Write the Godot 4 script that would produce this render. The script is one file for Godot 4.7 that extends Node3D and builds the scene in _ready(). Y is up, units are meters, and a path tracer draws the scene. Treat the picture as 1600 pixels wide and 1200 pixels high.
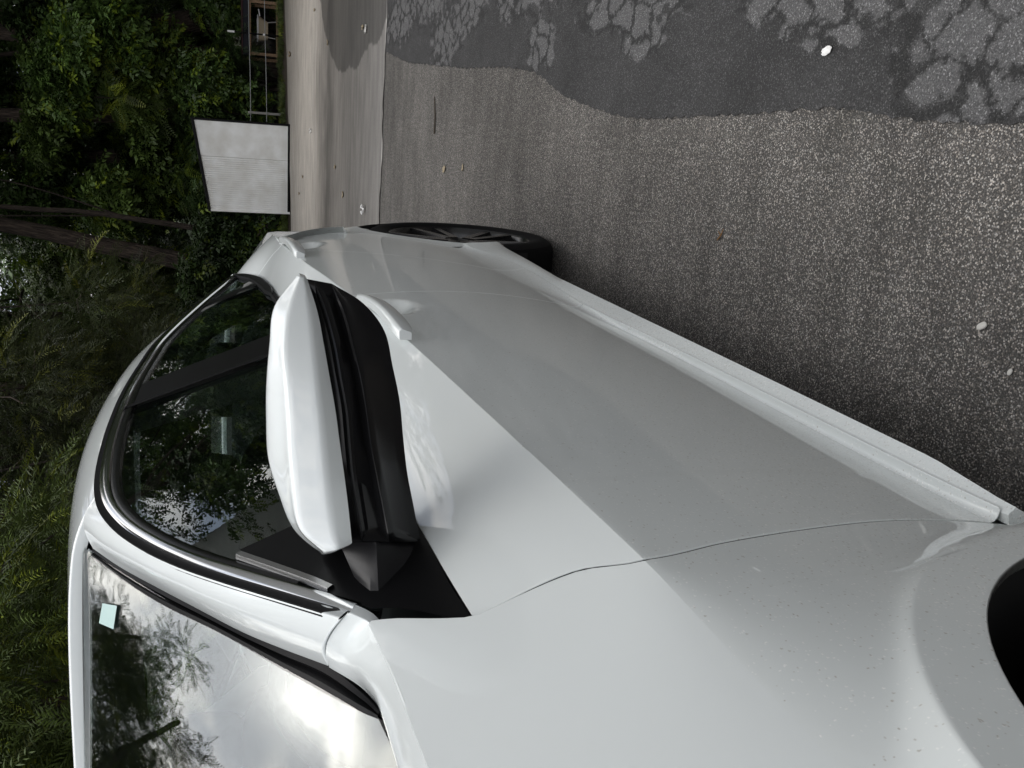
extends Node3D
# A white sedan parked on worn asphalt under trees. y up, metres; the car's nose points to +z, its left side to +x.

var M := {}
var used := {}
var rng := RandomNumberGenerator.new()

# ------------------------------------------------------------------ mesh collector
class MB:
	var v := PackedVector3Array()
	var n := PackedVector3Array()
	var uv := PackedVector2Array()
	var uv2 := PackedVector2Array()
	var col := PackedColorArray()
	var idx := PackedInt32Array()

	func tri(a: int, b: int, c: int) -> void:
		# wind clockwise as seen from the side that the normals point to
		var f := (v[b] - v[a]).cross(v[c] - v[a])
		if f.dot(n[a] + n[b] + n[c]) > 0.0:
			idx.append_array(PackedInt32Array([a, c, b]))
		else:
			idx.append_array(PackedInt32Array([a, b, c]))

	func add(p: Vector3, nn: Vector3, t := Vector2.ZERO) -> int:
		v.append(p); n.append(nn); uv.append(t)
		return v.size() - 1

	# rows of points; out_hint tells which side is outside
	func grid(rows: Array, out_hint: Vector3, fold := 0.0, rnd := 0.0015) -> void:
		var R := rows.size()
		var C: int = rows[0].size()
		var s0 := v.size()
		var ns: Array = []
		var mid := Vector3.ZERO
		for i in R:
			var rn := PackedVector3Array()
			for j in C:
				var du: Vector3 = rows[i][mini(j + 1, C - 1)] - rows[i][maxi(j - 1, 0)]
				var dv: Vector3 = rows[mini(i + 1, R - 1)][j] - rows[maxi(i - 1, 0)][j]
				var c := du.cross(dv)
				rn.append(c.normalized() if c.length() > 1e-12 else Vector3.ZERO)
				mid += rn[j]
			ns.append(rn)
		var sg := 1.0
		if mid.dot(out_hint) < 0.0: sg = -1.0
		for i in R:
			for j in C:
				var q: Vector3 = ns[i][j] * sg
				if q == Vector3.ZERO:
					for k in [Vector2i(i, j - 1), Vector2i(i, j + 1), Vector2i(i - 1, j), Vector2i(i + 1, j)]:
						if q == Vector3.ZERO and k.x >= 0 and k.x < R and k.y >= 0 and k.y < C: q = ns[k.x][k.y] * sg
					if q == Vector3.ZERO: q = out_hint.normalized()
				add(rows[i][j], q, Vector2(float(j) / (C - 1), float(i) / (R - 1)))
		for i in R - 1:
			for j in C - 1:
				var a := s0 + i * C + j
				tri(a, a + 1, a + C + 1)
				tri(a, a + C + 1, a + C)
		if fold > 0.0:
			var loop: Array = []
			for j in C: loop.append([0, j, 1, 0])
			for i in range(1, R): loop.append([i, C - 1, 0, -1])
			for j in range(C - 2, -1, -1): loop.append([R - 1, j, -1, 0])
			for i in range(R - 2, -1, -1): loop.append([i, 0, 0, 1])
			var prev := -1
			for e in loop:
				var i: int = e[0]
				var j: int = e[1]
				var b := s0 + i * C + j
				var p: Vector3 = v[b]
				var nn: Vector3 = n[b]
				var ins: Vector3 = rows[clampi(i + e[2], 0, R - 1)][clampi(j + e[3], 0, C - 1)]
				var o := (p - ins)
				o = o - nn * o.dot(nn)
				o = o.normalized() if o.length() > 1e-9 else Vector3.ZERO
				var k := add(p, nn)
				add(p + o * rnd * 0.7 - nn * rnd * 0.35, (nn + o * 0.9).normalized())
				add(p + o * rnd - nn * rnd, (o + nn * 0.12).normalized())
				add(p + o * rnd - nn * fold, o)
				if prev >= 0:
					for q in 3:
						tri(prev + q, prev + q + 1, k + q + 1)
						tri(prev + q, k + q + 1, k + q)
				prev = k

	# give a sheet its thickness: a second face behind the first
	func slab(th: float) -> void:
		var N := v.size()
		var K := idx.size()
		for i in N: add(v[i] - n[i] * th, -n[i], uv[i])
		for i in range(0, K, 3): idx.append_array(PackedInt32Array([idx[i] + N, idx[i + 2] + N, idx[i + 1] + N]))

	# average the normals of points that coincide, where they differ by less than the angle
	func weld(deg := 40.0) -> void:
		var at := {}
		for i in v.size():
			var k := Vector3i((v[i] * 5000.0).round())
			if not at.has(k): at[k] = PackedInt32Array()
			at[k].append(i)
		var lim := cos(deg_to_rad(deg))
		var out := n.duplicate()
		for k in at:
			var L: PackedInt32Array = at[k]
			if L.size() < 2: continue
			for i in L:
				var s := Vector3.ZERO
				for j in L:
					if n[i].dot(n[j]) > lim: s += n[j]
				out[i] = s.normalized()
		n = out

	func append(o: MB, x := Transform3D.IDENTITY) -> void:
		var s0 := v.size()
		for i in o.v.size():
			add(x * o.v[i], (x.basis * o.n[i]).normalized(), o.uv[i])
		var flip := x.basis.determinant() < 0.0
		for i in range(0, o.idx.size(), 3):
			if flip: idx.append_array(PackedInt32Array([s0 + o.idx[i], s0 + o.idx[i + 2], s0 + o.idx[i + 1]]))
			else: idx.append_array(PackedInt32Array([s0 + o.idx[i], s0 + o.idx[i + 1], s0 + o.idx[i + 2]]))

	func face(p: Array, nn: Vector3) -> void:
		var a := add(p[0], nn)
		for i in range(1, p.size()): add(p[i], nn)
		for i in range(1, p.size() - 1): tri(a, a + i, a + i + 1)

	# box with chamfered edges
	func box(c: Vector3, s: Vector3, b := 0.004, x := Transform3D.IDENTITY) -> void:
		var h := s * 0.5
		b = minf(b, minf(h.x, minf(h.y, h.z)) * 0.6)
		for ax in 3:
			for sg in [-1.0, 1.0]:
				var nn := Vector3.ZERO
				nn[ax] = sg
				var u := (ax + 1) % 3
				var w := (ax + 2) % 3
				var q: Array = []
				for e in [Vector2(-1, -1), Vector2(1, -1), Vector2(1, 1), Vector2(-1, 1)]:
					var p := Vector3.ZERO
					p[ax] = sg * h[ax]; p[u] = e.x * (h[u] - b); p[w] = e.y * (h[w] - b)
					q.append(x * (c + p))
				face(q, (x.basis * nn).normalized())
		for ax in 3:
			var u := (ax + 1) % 3
			var w := (ax + 2) % 3
			for e in [Vector2(-1, -1), Vector2(1, -1), Vector2(1, 1), Vector2(-1, 1)]:
				var q: Array = []
				for k in [Vector2(-1, 0), Vector2(1, 0), Vector2(1, 1), Vector2(-1, 1)]:
					var p := Vector3.ZERO
					p[ax] = k.x * (h[ax] - b)
					p[u] = e.x * (h[u] - (b if k.y > 0.5 else 0.0))
					p[w] = e.y * (h[w] - (0.0 if k.y > 0.5 else b))
					q.append(x * (c + p))
				var nn := Vector3.ZERO
				nn[u] = e.x; nn[w] = e.y
				face(q, (x.basis * nn).normalized())
		for sx in [-1.0, 1.0]:
			for sy in [-1.0, 1.0]:
				for sz in [-1.0, 1.0]:
					var d := Vector3(sx, sy, sz)
					var q: Array = []
					for ax in 3:
						var p := Vector3(d.x * (h.x - b), d.y * (h.y - b), d.z * (h.z - b))
						p[ax] = d[ax] * h[ax]
						q.append(x * (c + p))
					face(q, (x.basis * d).normalized())

	# tube along points with a radius for each
	func tube(pts: Array, rad: Array, sides := 8, cap := true, wob := 0.0, sd := 0) -> void:
		var up := Vector3.UP
		var s0 := v.size()
		var rg := RandomNumberGenerator.new()
		rg.seed = sd + 17
		var len := 0.0
		for i in pts.size():
			var d: Vector3 = (pts[mini(i + 1, pts.size() - 1)] - pts[maxi(i - 1, 0)]).normalized()
			if i > 0: len += (pts[i] - pts[i - 1]).length()
			if absf(d.dot(up)) > 0.95: up = Vector3(1, 0, 0.1).normalized() if absf(d.x) < 0.9 else Vector3(0, 0, 1)
			var a := d.cross(up).normalized()
			var b := a.cross(d).normalized()
			up = b
			for k in sides + 1:
				var t := TAU * (k % sides) / sides
				var r: float = rad[i]
				var o := a * cos(t) + b * sin(t)
				if wob > 0.0 and k < sides: r *= 1.0 + rg.randf_range(-wob, wob)
				var p: Vector3 = pts[i] + o * r
				if k == sides: p = v[v.size() - sides]
				add(p, o, Vector2(float(k) / sides * 2.0, len))
		for i in pts.size() - 1:
			for k in sides:
				var a2 := s0 + i * (sides + 1) + k
				tri(a2, a2 + 1, a2 + sides + 2)
				tri(a2, a2 + sides + 2, a2 + sides + 1)
		if cap:
			for e in [0, pts.size() - 1]:
				var d2: Vector3 = (pts[0] - pts[1]).normalized() if e == 0 else (pts[e] - pts[e - 1]).normalized()
				var q: Array = []
				for k in sides: q.append(v[s0 + e * (sides + 1) + k])
				face(q, d2)

	# surface of revolution round the x axis: profile of (x, r)
	func lathe_x(prof: Array, c: Vector3, seg := 48, hint_out := true) -> void:
		for i in prof.size() - 1:
			var rows: Array = [PackedVector3Array(), PackedVector3Array()]
			var d: Vector2 = prof[i + 1] - prof[i]
			var s0 := v.size()
			for k in seg + 1:
				var t := TAU * k / seg
				var rd := Vector3(0, sin(t), cos(t))
				var nn := (Vector3(-d.y, 0, 0) + rd * d.x).normalized()
				if not hint_out: nn = -nn
				add(c + Vector3(prof[i].x, 0, 0) + rd * prof[i].y, nn, Vector2(float(k) / seg, 0))
				add(c + Vector3(prof[i + 1].x, 0, 0) + rd * prof[i + 1].y, nn, Vector2(float(k) / seg, 1))
			for k in seg:
				var a := s0 + k * 2
				tri(a, a + 1, a + 3)
				tri(a, a + 3, a + 2)

	func mesh() -> ArrayMesh:
		var m := ArrayMesh.new()
		var arr := []
		arr.resize(Mesh.ARRAY_MAX)
		arr[Mesh.ARRAY_VERTEX] = v
		arr[Mesh.ARRAY_NORMAL] = n
		arr[Mesh.ARRAY_TEX_UV] = uv
		if uv2.size() == v.size(): arr[Mesh.ARRAY_TEX_UV2] = uv2
		if col.size() == v.size(): arr[Mesh.ARRAY_COLOR] = col
		arr[Mesh.ARRAY_INDEX] = idx
		m.add_surface_from_arrays(Mesh.PRIMITIVE_TRIANGLES, arr)
		return m

func layered(parts: Array, flip := false) -> ArrayMesh:
	# one mesh with a surface for each [collector, material]
	var m: ArrayMesh = null
	var k := 0
	for p in parts:
		var q: MB = mirrored(p[0]) if flip else p[0]
		if m == null: m = q.mesh()
		else: m.add_surface_from_arrays(Mesh.PRIMITIVE_TRIANGLES, q.mesh().surface_get_arrays(0))
		m.surface_set_material(k, p[1])
		k += 1
	return m

func both_layered(called: String, parts: Array, parent: Node) -> Array:
	return [obj(called, layered(parts), null, parent), obj(called, layered(parts, true), null, parent)]

# ------------------------------------------------------------------ naming
func numbered(s: String) -> String:
	var k: int = used.get(s, 0)
	used[s] = k + 1
	return s if k == 0 else "%s_%03d" % [s, k]

func thing(called: String, label: String, category: String, at := Vector3.ZERO, group := "") -> Node3D:
	var o := Node3D.new()
	o.name = numbered(called)
	add_child(o, true)
	o.position = at
	tag(o, label, category, group)
	return o

func tag(o: Node, label: String, category: String, group := "") -> void:
	o.set_meta("label", label)
	o.set_meta("category", category)
	if group != "": o.set_meta("group", group)

func obj(called: String, mb, mat: Material, parent: Node = self) -> MeshInstance3D:
	var o := MeshInstance3D.new()
	o.mesh = mb.mesh() if mb is MB else mb
	o.material_override = mat
	o.cast_shadow = GeometryInstance3D.SHADOW_CASTING_SETTING_ON
	if parent == self:
		o.name = numbered(called)
	else:
		var k := 0
		for c in parent.get_children():
			if c.name == called or (c.name.begins_with(called + "_") and c.name.trim_prefix(called + "_").is_valid_int()): k += 1
		o.name = called if k == 0 else "%s_%03d" % [called, k]
	parent.add_child(o, true)
	return o

func struct(called: String, mb, mat: Material) -> MeshInstance3D:
	var o := obj(called, mb, mat)
	o.set_meta("kind", "structure")
	return o

# ------------------------------------------------------------------ curves
func key(k: Array, x: float) -> float:
	# smooth curve through (x, value) pairs, x rising
	var N := k.size()
	if x <= k[0].x: return k[0].y + (k[1].y - k[0].y) / (k[1].x - k[0].x) * (x - k[0].x)
	if x >= k[N - 1].x: return k[N - 1].y + (k[N - 1].y - k[N - 2].y) / (k[N - 1].x - k[N - 2].x) * (x - k[N - 1].x)
	var i := 0
	while x > k[i + 1].x: i += 1
	var h: float = k[i + 1].x - k[i].x
	var d: float = (k[i + 1].y - k[i].y) / h
	var m0 := d
	var m1 := d
	if i > 0: m0 = (k[i + 1].y - k[i - 1].y) / (k[i + 1].x - k[i - 1].x)
	if i < N - 2: m1 = (k[i + 2].y - k[i].y) / (k[i + 2].x - k[i].x)
	var t: float = (x - k[i].x) / h
	var t2 := t * t
	var t3 := t2 * t
	return k[i].y * (2 * t3 - 3 * t2 + 1) + m0 * h * (t3 - 2 * t2 + t) + k[i + 1].y * (-2 * t3 + 3 * t2) + m1 * h * (t3 - t2)

func sp(p: Array, u: float):
	# Catmull-Rom through points, u from 0 to 1 along the chord lengths
	var N := p.size()
	if N == 1: return p[0]
	var L := PackedFloat32Array([0.0])
	for i in range(1, N): L.append(L[i - 1] + maxf(1e-5, (p[i] - p[i - 1]).length()))
	var s := clampf(u, 0, 1) * L[N - 1]
	var i := 0
	while i < N - 2 and s > L[i + 1]: i += 1
	var h := L[i + 1] - L[i]
	var t := (s - L[i]) / h
	var m0 = (p[i + 1] - p[i])
	var m1 = m0
	if i > 0: m0 = (p[i + 1] - p[i - 1]) * (h / (L[i + 1] - L[i - 1]))
	if i < N - 2: m1 = (p[i + 2] - p[i]) * (h / (L[i + 2] - L[i]))
	var t2 := t * t
	var t3 := t2 * t
	return p[i] * (2 * t3 - 3 * t2 + 1) + m0 * (t3 - 2 * t2 + t) + p[i + 1] * (-2 * t3 + 3 * t2) + m1 * (t3 - t2)

func V(x: float, y: float, z: float) -> Vector3: return Vector3(x, y, z)
func P(x: float, y: float) -> Vector2: return Vector2(x, y)

# ------------------------------------------------------------------ materials
func lin(r: float, g: float, b: float) -> Color: return Color(r, g, b).linear_to_srgb()

func mat(c: Color, rough: float, metal := 0.0) -> StandardMaterial3D:
	var m := StandardMaterial3D.new()
	m.albedo_color = c
	m.roughness = rough
	m.metallic = metal
	return m

func noise_tex(freq: float, size: int, ramp: Array, sd: int, oct := 4, kind := FastNoiseLite.TYPE_SIMPLEX_SMOOTH) -> NoiseTexture2D:
	var f := FastNoiseLite.new()
	f.noise_type = kind
	f.frequency = freq
	f.seed = sd
	f.fractal_octaves = oct
	var t := NoiseTexture2D.new()
	t.noise = f
	t.width = size
	t.height = size
	t.seamless = true
	var g := Gradient.new()
	g.offsets = PackedFloat32Array([0.0, 1.0])
	g.colors = PackedColorArray([ramp[0], ramp[1]])
	t.color_ramp = g
	return t

func make_materials() -> void:
	var p := mat(lin(0.695, 0.732, 0.728), 0.42)
	p.clearcoat_enabled = true
	p.clearcoat = 1.0
	p.clearcoat_roughness = 0.02
	p.metallic_specular = 0.5
	M.paint = p
	# the same paint with road dust and painted-in specks of reflected asphalt on the lower body: tile of one metre, thickest low down
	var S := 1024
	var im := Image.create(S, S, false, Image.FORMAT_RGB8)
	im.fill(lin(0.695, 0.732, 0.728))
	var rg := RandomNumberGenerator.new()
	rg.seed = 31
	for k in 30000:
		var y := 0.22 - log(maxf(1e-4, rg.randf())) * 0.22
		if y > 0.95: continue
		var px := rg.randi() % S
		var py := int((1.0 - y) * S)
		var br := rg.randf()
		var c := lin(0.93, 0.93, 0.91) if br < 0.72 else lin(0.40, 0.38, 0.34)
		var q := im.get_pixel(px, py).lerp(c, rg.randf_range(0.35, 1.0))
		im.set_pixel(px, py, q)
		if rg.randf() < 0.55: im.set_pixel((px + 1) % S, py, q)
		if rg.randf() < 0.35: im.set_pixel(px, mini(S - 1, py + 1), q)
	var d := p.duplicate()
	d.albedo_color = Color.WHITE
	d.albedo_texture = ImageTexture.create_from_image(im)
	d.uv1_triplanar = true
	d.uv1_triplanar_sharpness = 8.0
	M.dust_and_glints = d
	M.black = mat(lin(0.010, 0.010, 0.011), 0.42)
	M.gloss_black = mat(lin(0.006, 0.006, 0.007), 0.16)
	M.satin = mat(lin(0.012, 0.012, 0.013), 0.34)
	M.rubber = mat(lin(0.012, 0.012, 0.012), 0.72)
	M.dark = mat(lin(0.006, 0.006, 0.006), 0.9)
	for k in ["black", "satin", "gloss_black", "rubber"]:
		M[k].metallic_specular = 0.24
		M[k].albedo_color = lin(0.006, 0.006, 0.0065)
	M.satin.roughness = 0.38
	M.gloss_black.metallic_specular = 0.42
	M.gloss_black.roughness = 0.2
	M.arm = M.satin.duplicate()
	M.arm.albedo_color = lin(0.010, 0.010, 0.011)
	M.arm.metallic_specular = 0.4
	M.chrome = mat(lin(0.72, 0.73, 0.74), 0.10, 1.0)
	M.trim = mat(lin(0.36, 0.36, 0.36), 0.25, 1.0)
	M.wheel = mat(lin(0.004, 0.004, 0.0045), 0.22)
	M.wheel.metallic_specular = 0.55
	M.disc = mat(lin(0.30, 0.29, 0.28), 0.4, 1.0)
	for g in [["windshield", 0.066, lin(0.72, 0.80, 0.79)], ["glass", 0.07, lin(0.55, 0.66, 0.63)]]:
		var gm := mat(g[2], 0.0)
		gm.albedo_color.a = 0.0
		gm.refraction_enabled = true
		gm.refraction_scale = g[1]
		M[g[0]] = gm
	M.seat = mat(lin(0.02, 0.02, 0.021), 0.85)
	M.lining = mat(lin(0.22, 0.22, 0.21), 0.95)
	M.sticker = mat(lin(0.36, 0.50, 0.48), 0.4)
	M.lamp_red = mat(lin(0.35, 0.01, 0.01), 0.1)
	M.mirror = mat(lin(0.8, 0.8, 0.8), 0.02, 1.0)
	var bk := mat(Color.WHITE, 0.95)
	bk.albedo_texture = noise_tex(0.02, 512, [lin(0.014, 0.010, 0.008), lin(0.15, 0.115, 0.09)], 5, 5)
	bk.heightmap_enabled = true
	bk.heightmap_texture = noise_tex(0.03, 512, [Color.BLACK, Color.WHITE], 6, 5)
	bk.heightmap_scale = 2.0
	bk.uv1_scale = Vector3(1.0, 0.35, 1)
	M.bark = bk
	var lf := mat(Color.WHITE, 0.5)
	lf.vertex_color_use_as_albedo = true
	lf.backlight_enabled = true
	lf.backlight = Color(0.5, 0.5, 0.5)
	lf.cull_mode = BaseMaterial3D.CULL_DISABLED
	M.leaf = lf
	var ws := mat(lin(0.90, 0.92, 0.92), 0.45)
	ws.albedo_texture = noise_tex(0.012, 256, [Color(0.88, 0.87, 0.85), Color(1, 1, 1)], 8, 5)
	ws.uv1_triplanar = true
	M.sheet_metal = ws
	var sd := mat(Color.WHITE, 0.7)
	sd.albedo_texture = noise_tex(0.012, 256, [lin(0.70, 0.71, 0.70), lin(0.80, 0.80, 0.78)], 9)
	sd.uv1_triplanar = true
	M.siding = sd
	var wd := mat(Color.WHITE, 0.85)
	wd.albedo_texture = noise_tex(0.05, 256, [lin(0.17, 0.105, 0.06), lin(0.34, 0.23, 0.14)], 10)
	wd.uv1_triplanar = true
	wd.uv1_scale = Vector3(3, 3, 3)
	M.wood = wd
	M.pvc = mat(lin(0.32, 0.33, 0.33), 0.5)
	M.post = mat(lin(0.30, 0.29, 0.27), 0.8)
	M.white = mat(lin(0.78, 0.78, 0.77), 0.5)
	M.beige = mat(lin(0.42, 0.35, 0.25), 0.75)
	var so := mat(Color.WHITE, 0.98)
	so.albedo_texture = noise_tex(0.02, 512, [lin(0.018, 0.014, 0.009), lin(0.075, 0.055, 0.036)], 12, 5)
	so.uv1_scale = Vector3(30, 30, 1)
	M.soil = so
	M.twig = mat(lin(0.05, 0.04, 0.03), 0.9)
	M.stone = mat(lin(0.5, 0.49, 0.46), 0.8)
	M.roofing = mat(lin(0.06, 0.06, 0.06), 0.9)

func cells(freq: float, sd: int, ret: int, size: int) -> PackedByteArray:
	var f := FastNoiseLite.new()
	f.noise_type = FastNoiseLite.TYPE_CELLULAR
	f.frequency = freq
	f.seed = sd
	f.fractal_type = FastNoiseLite.FRACTAL_NONE
	f.cellular_return_type = ret
	f.cellular_jitter = 1.0
	f.cellular_distance_function = FastNoiseLite.DISTANCE_EUCLIDEAN
	f.domain_warp_enabled = true
	f.domain_warp_amplitude = 0.55 / freq
	f.domain_warp_frequency = freq * 0.55
	f.domain_warp_fractal_type = FastNoiseLite.DOMAIN_WARP_FRACTAL_NONE
	var im := f.get_seamless_image(size, size, false, false, 0.06)
	return im.get_data()

func s8(l: float) -> int: return clampi(int(pow(clampf(l, 0, 1), 1.0 / 2.2) * 255.0), 0, 255)

func asphalt_material(sealed: bool, macro: Texture2D, pave := false) -> StandardMaterial3D:
	var S := 1024
	var cv := cells(0.17, 3 if not sealed else 21, FastNoiseLite.RETURN_CELL_VALUE, S)
	var cd := cells(0.17, 3 if not sealed else 21, FastNoiseLite.RETURN_DISTANCE, S)
	var fv := cells(0.36, 4, FastNoiseLite.RETURN_CELL_VALUE, S)
	var fd := cells(0.36, 4, FastNoiseLite.RETURN_DISTANCE, S)
	var rgb := PackedByteArray()
	rgb.resize(S * S * 3)
	var hg := PackedByteArray()
	hg.resize(S * S)
	var lut := PackedByteArray()
	lut.resize(1025)
	for i in 1025: lut[i] = s8(i / 1024.0)
	var lift := 0.52 if pave else 0.0
	var dmax := 0.0
	for i in range(0, S * S, 97): dmax = maxf(dmax, cd[i])
	for i in S * S:
		var a := cv[i] / 255.0
		var d := cd[i] / dmax
		var b := fv[i] / 255.0
		var e := fd[i] / 255.0
		var l := 0.070 + 0.10 * b
		var h := 0.25 + 0.3 * (1.0 - e)
		var warm := 0.0
		if not sealed:
			if a > 0.30:
				var inside := clampf((0.62 - d) * 7.0, 0.0, 1.0)
				var shade := 0.14 + 0.60 * pow((a - 0.30) / 0.7, 3.0) + 0.09 * b
				l = lerpf(l, shade, inside)
				h = lerpf(h, 0.6 + 0.4 * (1.0 - d), inside)
				warm = inside * (0.06 if b > 0.5 else -0.02)
		else:
			l = 0.16 + 0.30 * b * b + 0.10 * (1.0 - e) + lift
			if a > 0.74 and not pave:
				var inside2 := clampf((0.26 + 0.26 * b - d) * 8.0, 0.0, 1.0)
				l = lerpf(l, 0.45 + 0.55 * b, inside2)
				h = lerpf(h, 0.9, inside2)
		rgb[i * 3] = lut[int(clampf(l * (1.0 + warm), 0, 1) * 1024)]
		rgb[i * 3 + 1] = lut[int(clampf(l, 0, 1) * 1024)]
		rgb[i * 3 + 2] = lut[int(clampf(l * (1.0 - warm), 0, 1) * 1024)]
		hg[i] = clampi(int(h * 255), 0, 255)
	var m := mat(Color.WHITE, 0.82)
	m.albedo_texture = ImageTexture.create_from_image(Image.create_from_data(S, S, false, Image.FORMAT_RGB8, rgb))
	m.heightmap_enabled = true
	m.heightmap_texture = ImageTexture.create_from_image(Image.create_from_data(S, S, false, Image.FORMAT_L8, hg))
	m.heightmap_scale = 0.35 if not sealed else 0.2
	m.detail_enabled = true
	m.detail_blend_mode = BaseMaterial3D.BLEND_MODE_MUL
	m.detail_albedo = macro
	m.detail_uv_layer = BaseMaterial3D.DETAIL_UV_2
	m.metallic_specular = 0.35
	return m

func fbm(sd: int, freq: float, oct := 4) -> FastNoiseLite:
	var f := FastNoiseLite.new()
	f.seed = sd
	f.frequency = freq
	f.noise_type = FastNoiseLite.TYPE_SIMPLEX_SMOOTH
	f.fractal_octaves = oct
	return f

# ------------------------------------------------------------------ sky
func sky_panorama() -> ImageTexture:
	var W := 1024
	var H := 512
	var im := Image.create(W, H, false, Image.FORMAT_RGBF)
	var f := fbm(41, 1.5, 6)
	var g := fbm(42, 3.6, 5)
	var sun := V(-0.15, 0.98, -0.12).normalized()
	for y in H:
		var th := PI * (y + 0.5) / H
		for x in W:
			var ph := TAU * (x + 0.5) / W
			var d := V(sin(th) * sin(ph), cos(th), -sin(th) * cos(ph))
			if d.y < -0.02:
				im.set_pixel(x, y, Color(0.16, 0.16, 0.15))
				continue
			var q := d * (1.9 / (d.y * 0.8 + 0.35))
			var a := f.get_noise_3d(q.x, q.z, 0.0) * 0.5 + 0.5
			var b := g.get_noise_3d(q.x + a * 0.8, q.z, 3.0) * 0.5 + 0.5
			var c := clampf(0.5 + (a - 0.5) * 1.5 + (b - 0.5) * 0.9, 0, 1)
			var cl := smoothstep(0.22, 0.80, c)
			var base := V(0.56, 0.65, 0.84).lerp(V(1.95, 1.88, 1.80), cl)
			base *= 0.44 + 0.52 * d.y
			var s := d.dot(sun)
			var glow := exp((s - 1.0) * 300.0) * 10.0 + exp((s - 1.0) * 60.0) * 0.7
			base += V(1.0, 0.95, 0.87) * glow * lerpf(0.35, 1.2, cl)
			im.set_pixel(x, y, Color(base.x, base.y, base.z))
	return ImageTexture.create_from_image(im)

# ------------------------------------------------------------------ car body surface (left side; x is the half width)
var K_crx := [P(-3.9, 0.74), P(-3.5, 0.82), P(-3.1, 0.868), P(-2.85, 0.888), P(-2.5, 0.906), P(-2.2, 0.916), P(-1.4, 0.923), P(-0.8, 0.920), P(-0.44, 0.916), P(-0.3, 0.911), P(-0.1, 0.905), P(0.2, 0.90), P(0.6, 0.87), P(0.85, 0.80)]
var K_cry := [P(-3.9, 0.93), P(-3.4, 0.952), P(-2.85, 0.964), P(-2.5, 0.964), P(-2.2, 0.946), P(-1.9, 0.914), P(-1.4, 0.868), P(-0.9, 0.838), P(-0.44, 0.813), P(-0.2, 0.800), P(0.3, 0.785), P(0.85, 0.75)]
var K_bx := [P(-3.9, 0.60), P(-3.4, 0.66), P(-2.95, 0.739), P(-2.71, 0.776), P(-2.49, 0.792), P(-2.25, 0.803), P(-1.5, 0.822), P(-0.9, 0.824), P(-0.62, 0.830), P(-0.51, 0.834)]
var K_by := [P(-3.9, 1.03), P(-3.4, 1.06), P(-3.1, 1.082), P(-2.95, 1.088), P(-2.71, 1.026), P(-2.49, 1.010), P(-2.25, 1.002), P(-1.5, 0.978), P(-0.9, 0.960), P(-0.62, 0.956), P(-0.51, 0.954)]
var K_kx := [P(-0.62, 0.788), P(-0.5, 0.790), P(-0.36, 0.790), P(-0.1, 0.786), P(0.2, 0.775), P(0.85, 0.70)]
var K_ky := [P(-0.62, 1.043), P(-0.5, 1.036), P(-0.36, 1.033), P(-0.1, 1.025), P(0.2, 1.005), P(0.85, 0.93)]
var K_cy := [P(-2.7, 0.49), P(-2.42, 0.472), P(-2.2, 0.458), P(-2.0, 0.434), P(-1.83, 0.402), P(-1.62, 0.370), P(-1.4, 0.350), P(-0.95, 0.340), P(-0.45, 0.335)]
var K_by2 := [P(-2.45, 0.428), P(-2.3, 0.385), P(-2.14, 0.356), P(-1.9, 0.350), P(-1.4, 0.350), P(-0.95, 0.340), P(-0.6, 0.332), P(-0.45, 0.322)]
var K_la := [P(-3.3, 0.26), P(-2.8, 0.24), P(-1.7, 0.125), P(-1.0, 0.07), P(-0.46, 0.045), P(-0.3, 0.10), P(-0.12, 0.20), P(0.8, 0.22)]
var K_lb := [P(-3.3, 0.42), P(-2.8, 0.36), P(-1.7, 0.31), P(-1.0, 0.24), P(-0.46, 0.195), P(-0.3, 0.28), P(-0.12, 0.36), P(0.8, 0.36)]
var K_hy := [P(-3.9, 1.03), P(-3.4, 1.06), P(-3.1, 1.082), P(-2.952, 1.096), P(-2.734, 1.153), P(-2.521, 1.211), P(-2.149, 1.303), P(-1.928, 1.333), P(-1.757, 1.351), P(-1.619, 1.359), P(-1.443, 1.363), P(-1.26, 1.358), P(-1.144, 1.342), P(-1.04, 1.311), P(-0.943, 1.266), P(-0.802, 1.184), P(-0.648, 1.078), P(-0.603, 1.048)]
var K_r0 := [P(-3.9, 1.05), P(-3.4, 1.085), P(-3.1, 1.15), P(-2.8, 1.285), P(-2.4, 1.405), P(-2.0, 1.455), P(-1.7, 1.463), P(-1.45, 1.447), P(-1.19, 1.415), P(-1.0, 1.392)]

func smax(a: float, b: float, k: float) -> float:
	return 0.5 * (a + b + sqrt((a - b) * (a - b) + k * k))

var K_soft := [P(-0.60, 0.0015), P(-0.45, 0.002), P(-0.36, 0.016), P(-0.25, 0.036), P(-0.1, 0.055), P(0.85, 0.07)]

func fender_x(z: float, y: float, a: float) -> float:
	# the crease softens forward of the door
	var c := crease(z)
	var k := key(K_ky, z)
	var b := c.x + (key(K_kx, z) - c.x) / (k - c.y) * (y - c.y)
	var w := maxf(0.0015, key(K_soft, z))
	return 0.5 * (a + b - sqrt((a - b) * (a - b) + w * w)) + 0.25 * w

func crease(z: float) -> Vector3: return V(key(K_crx, z), key(K_cry, z), z)
func belt(z: float) -> Vector3: return V(key(K_bx, z), key(K_by, z), z)
func fender_top(z: float) -> Vector3: return V(key(K_kx, z), key(K_ky, z), z)

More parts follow.
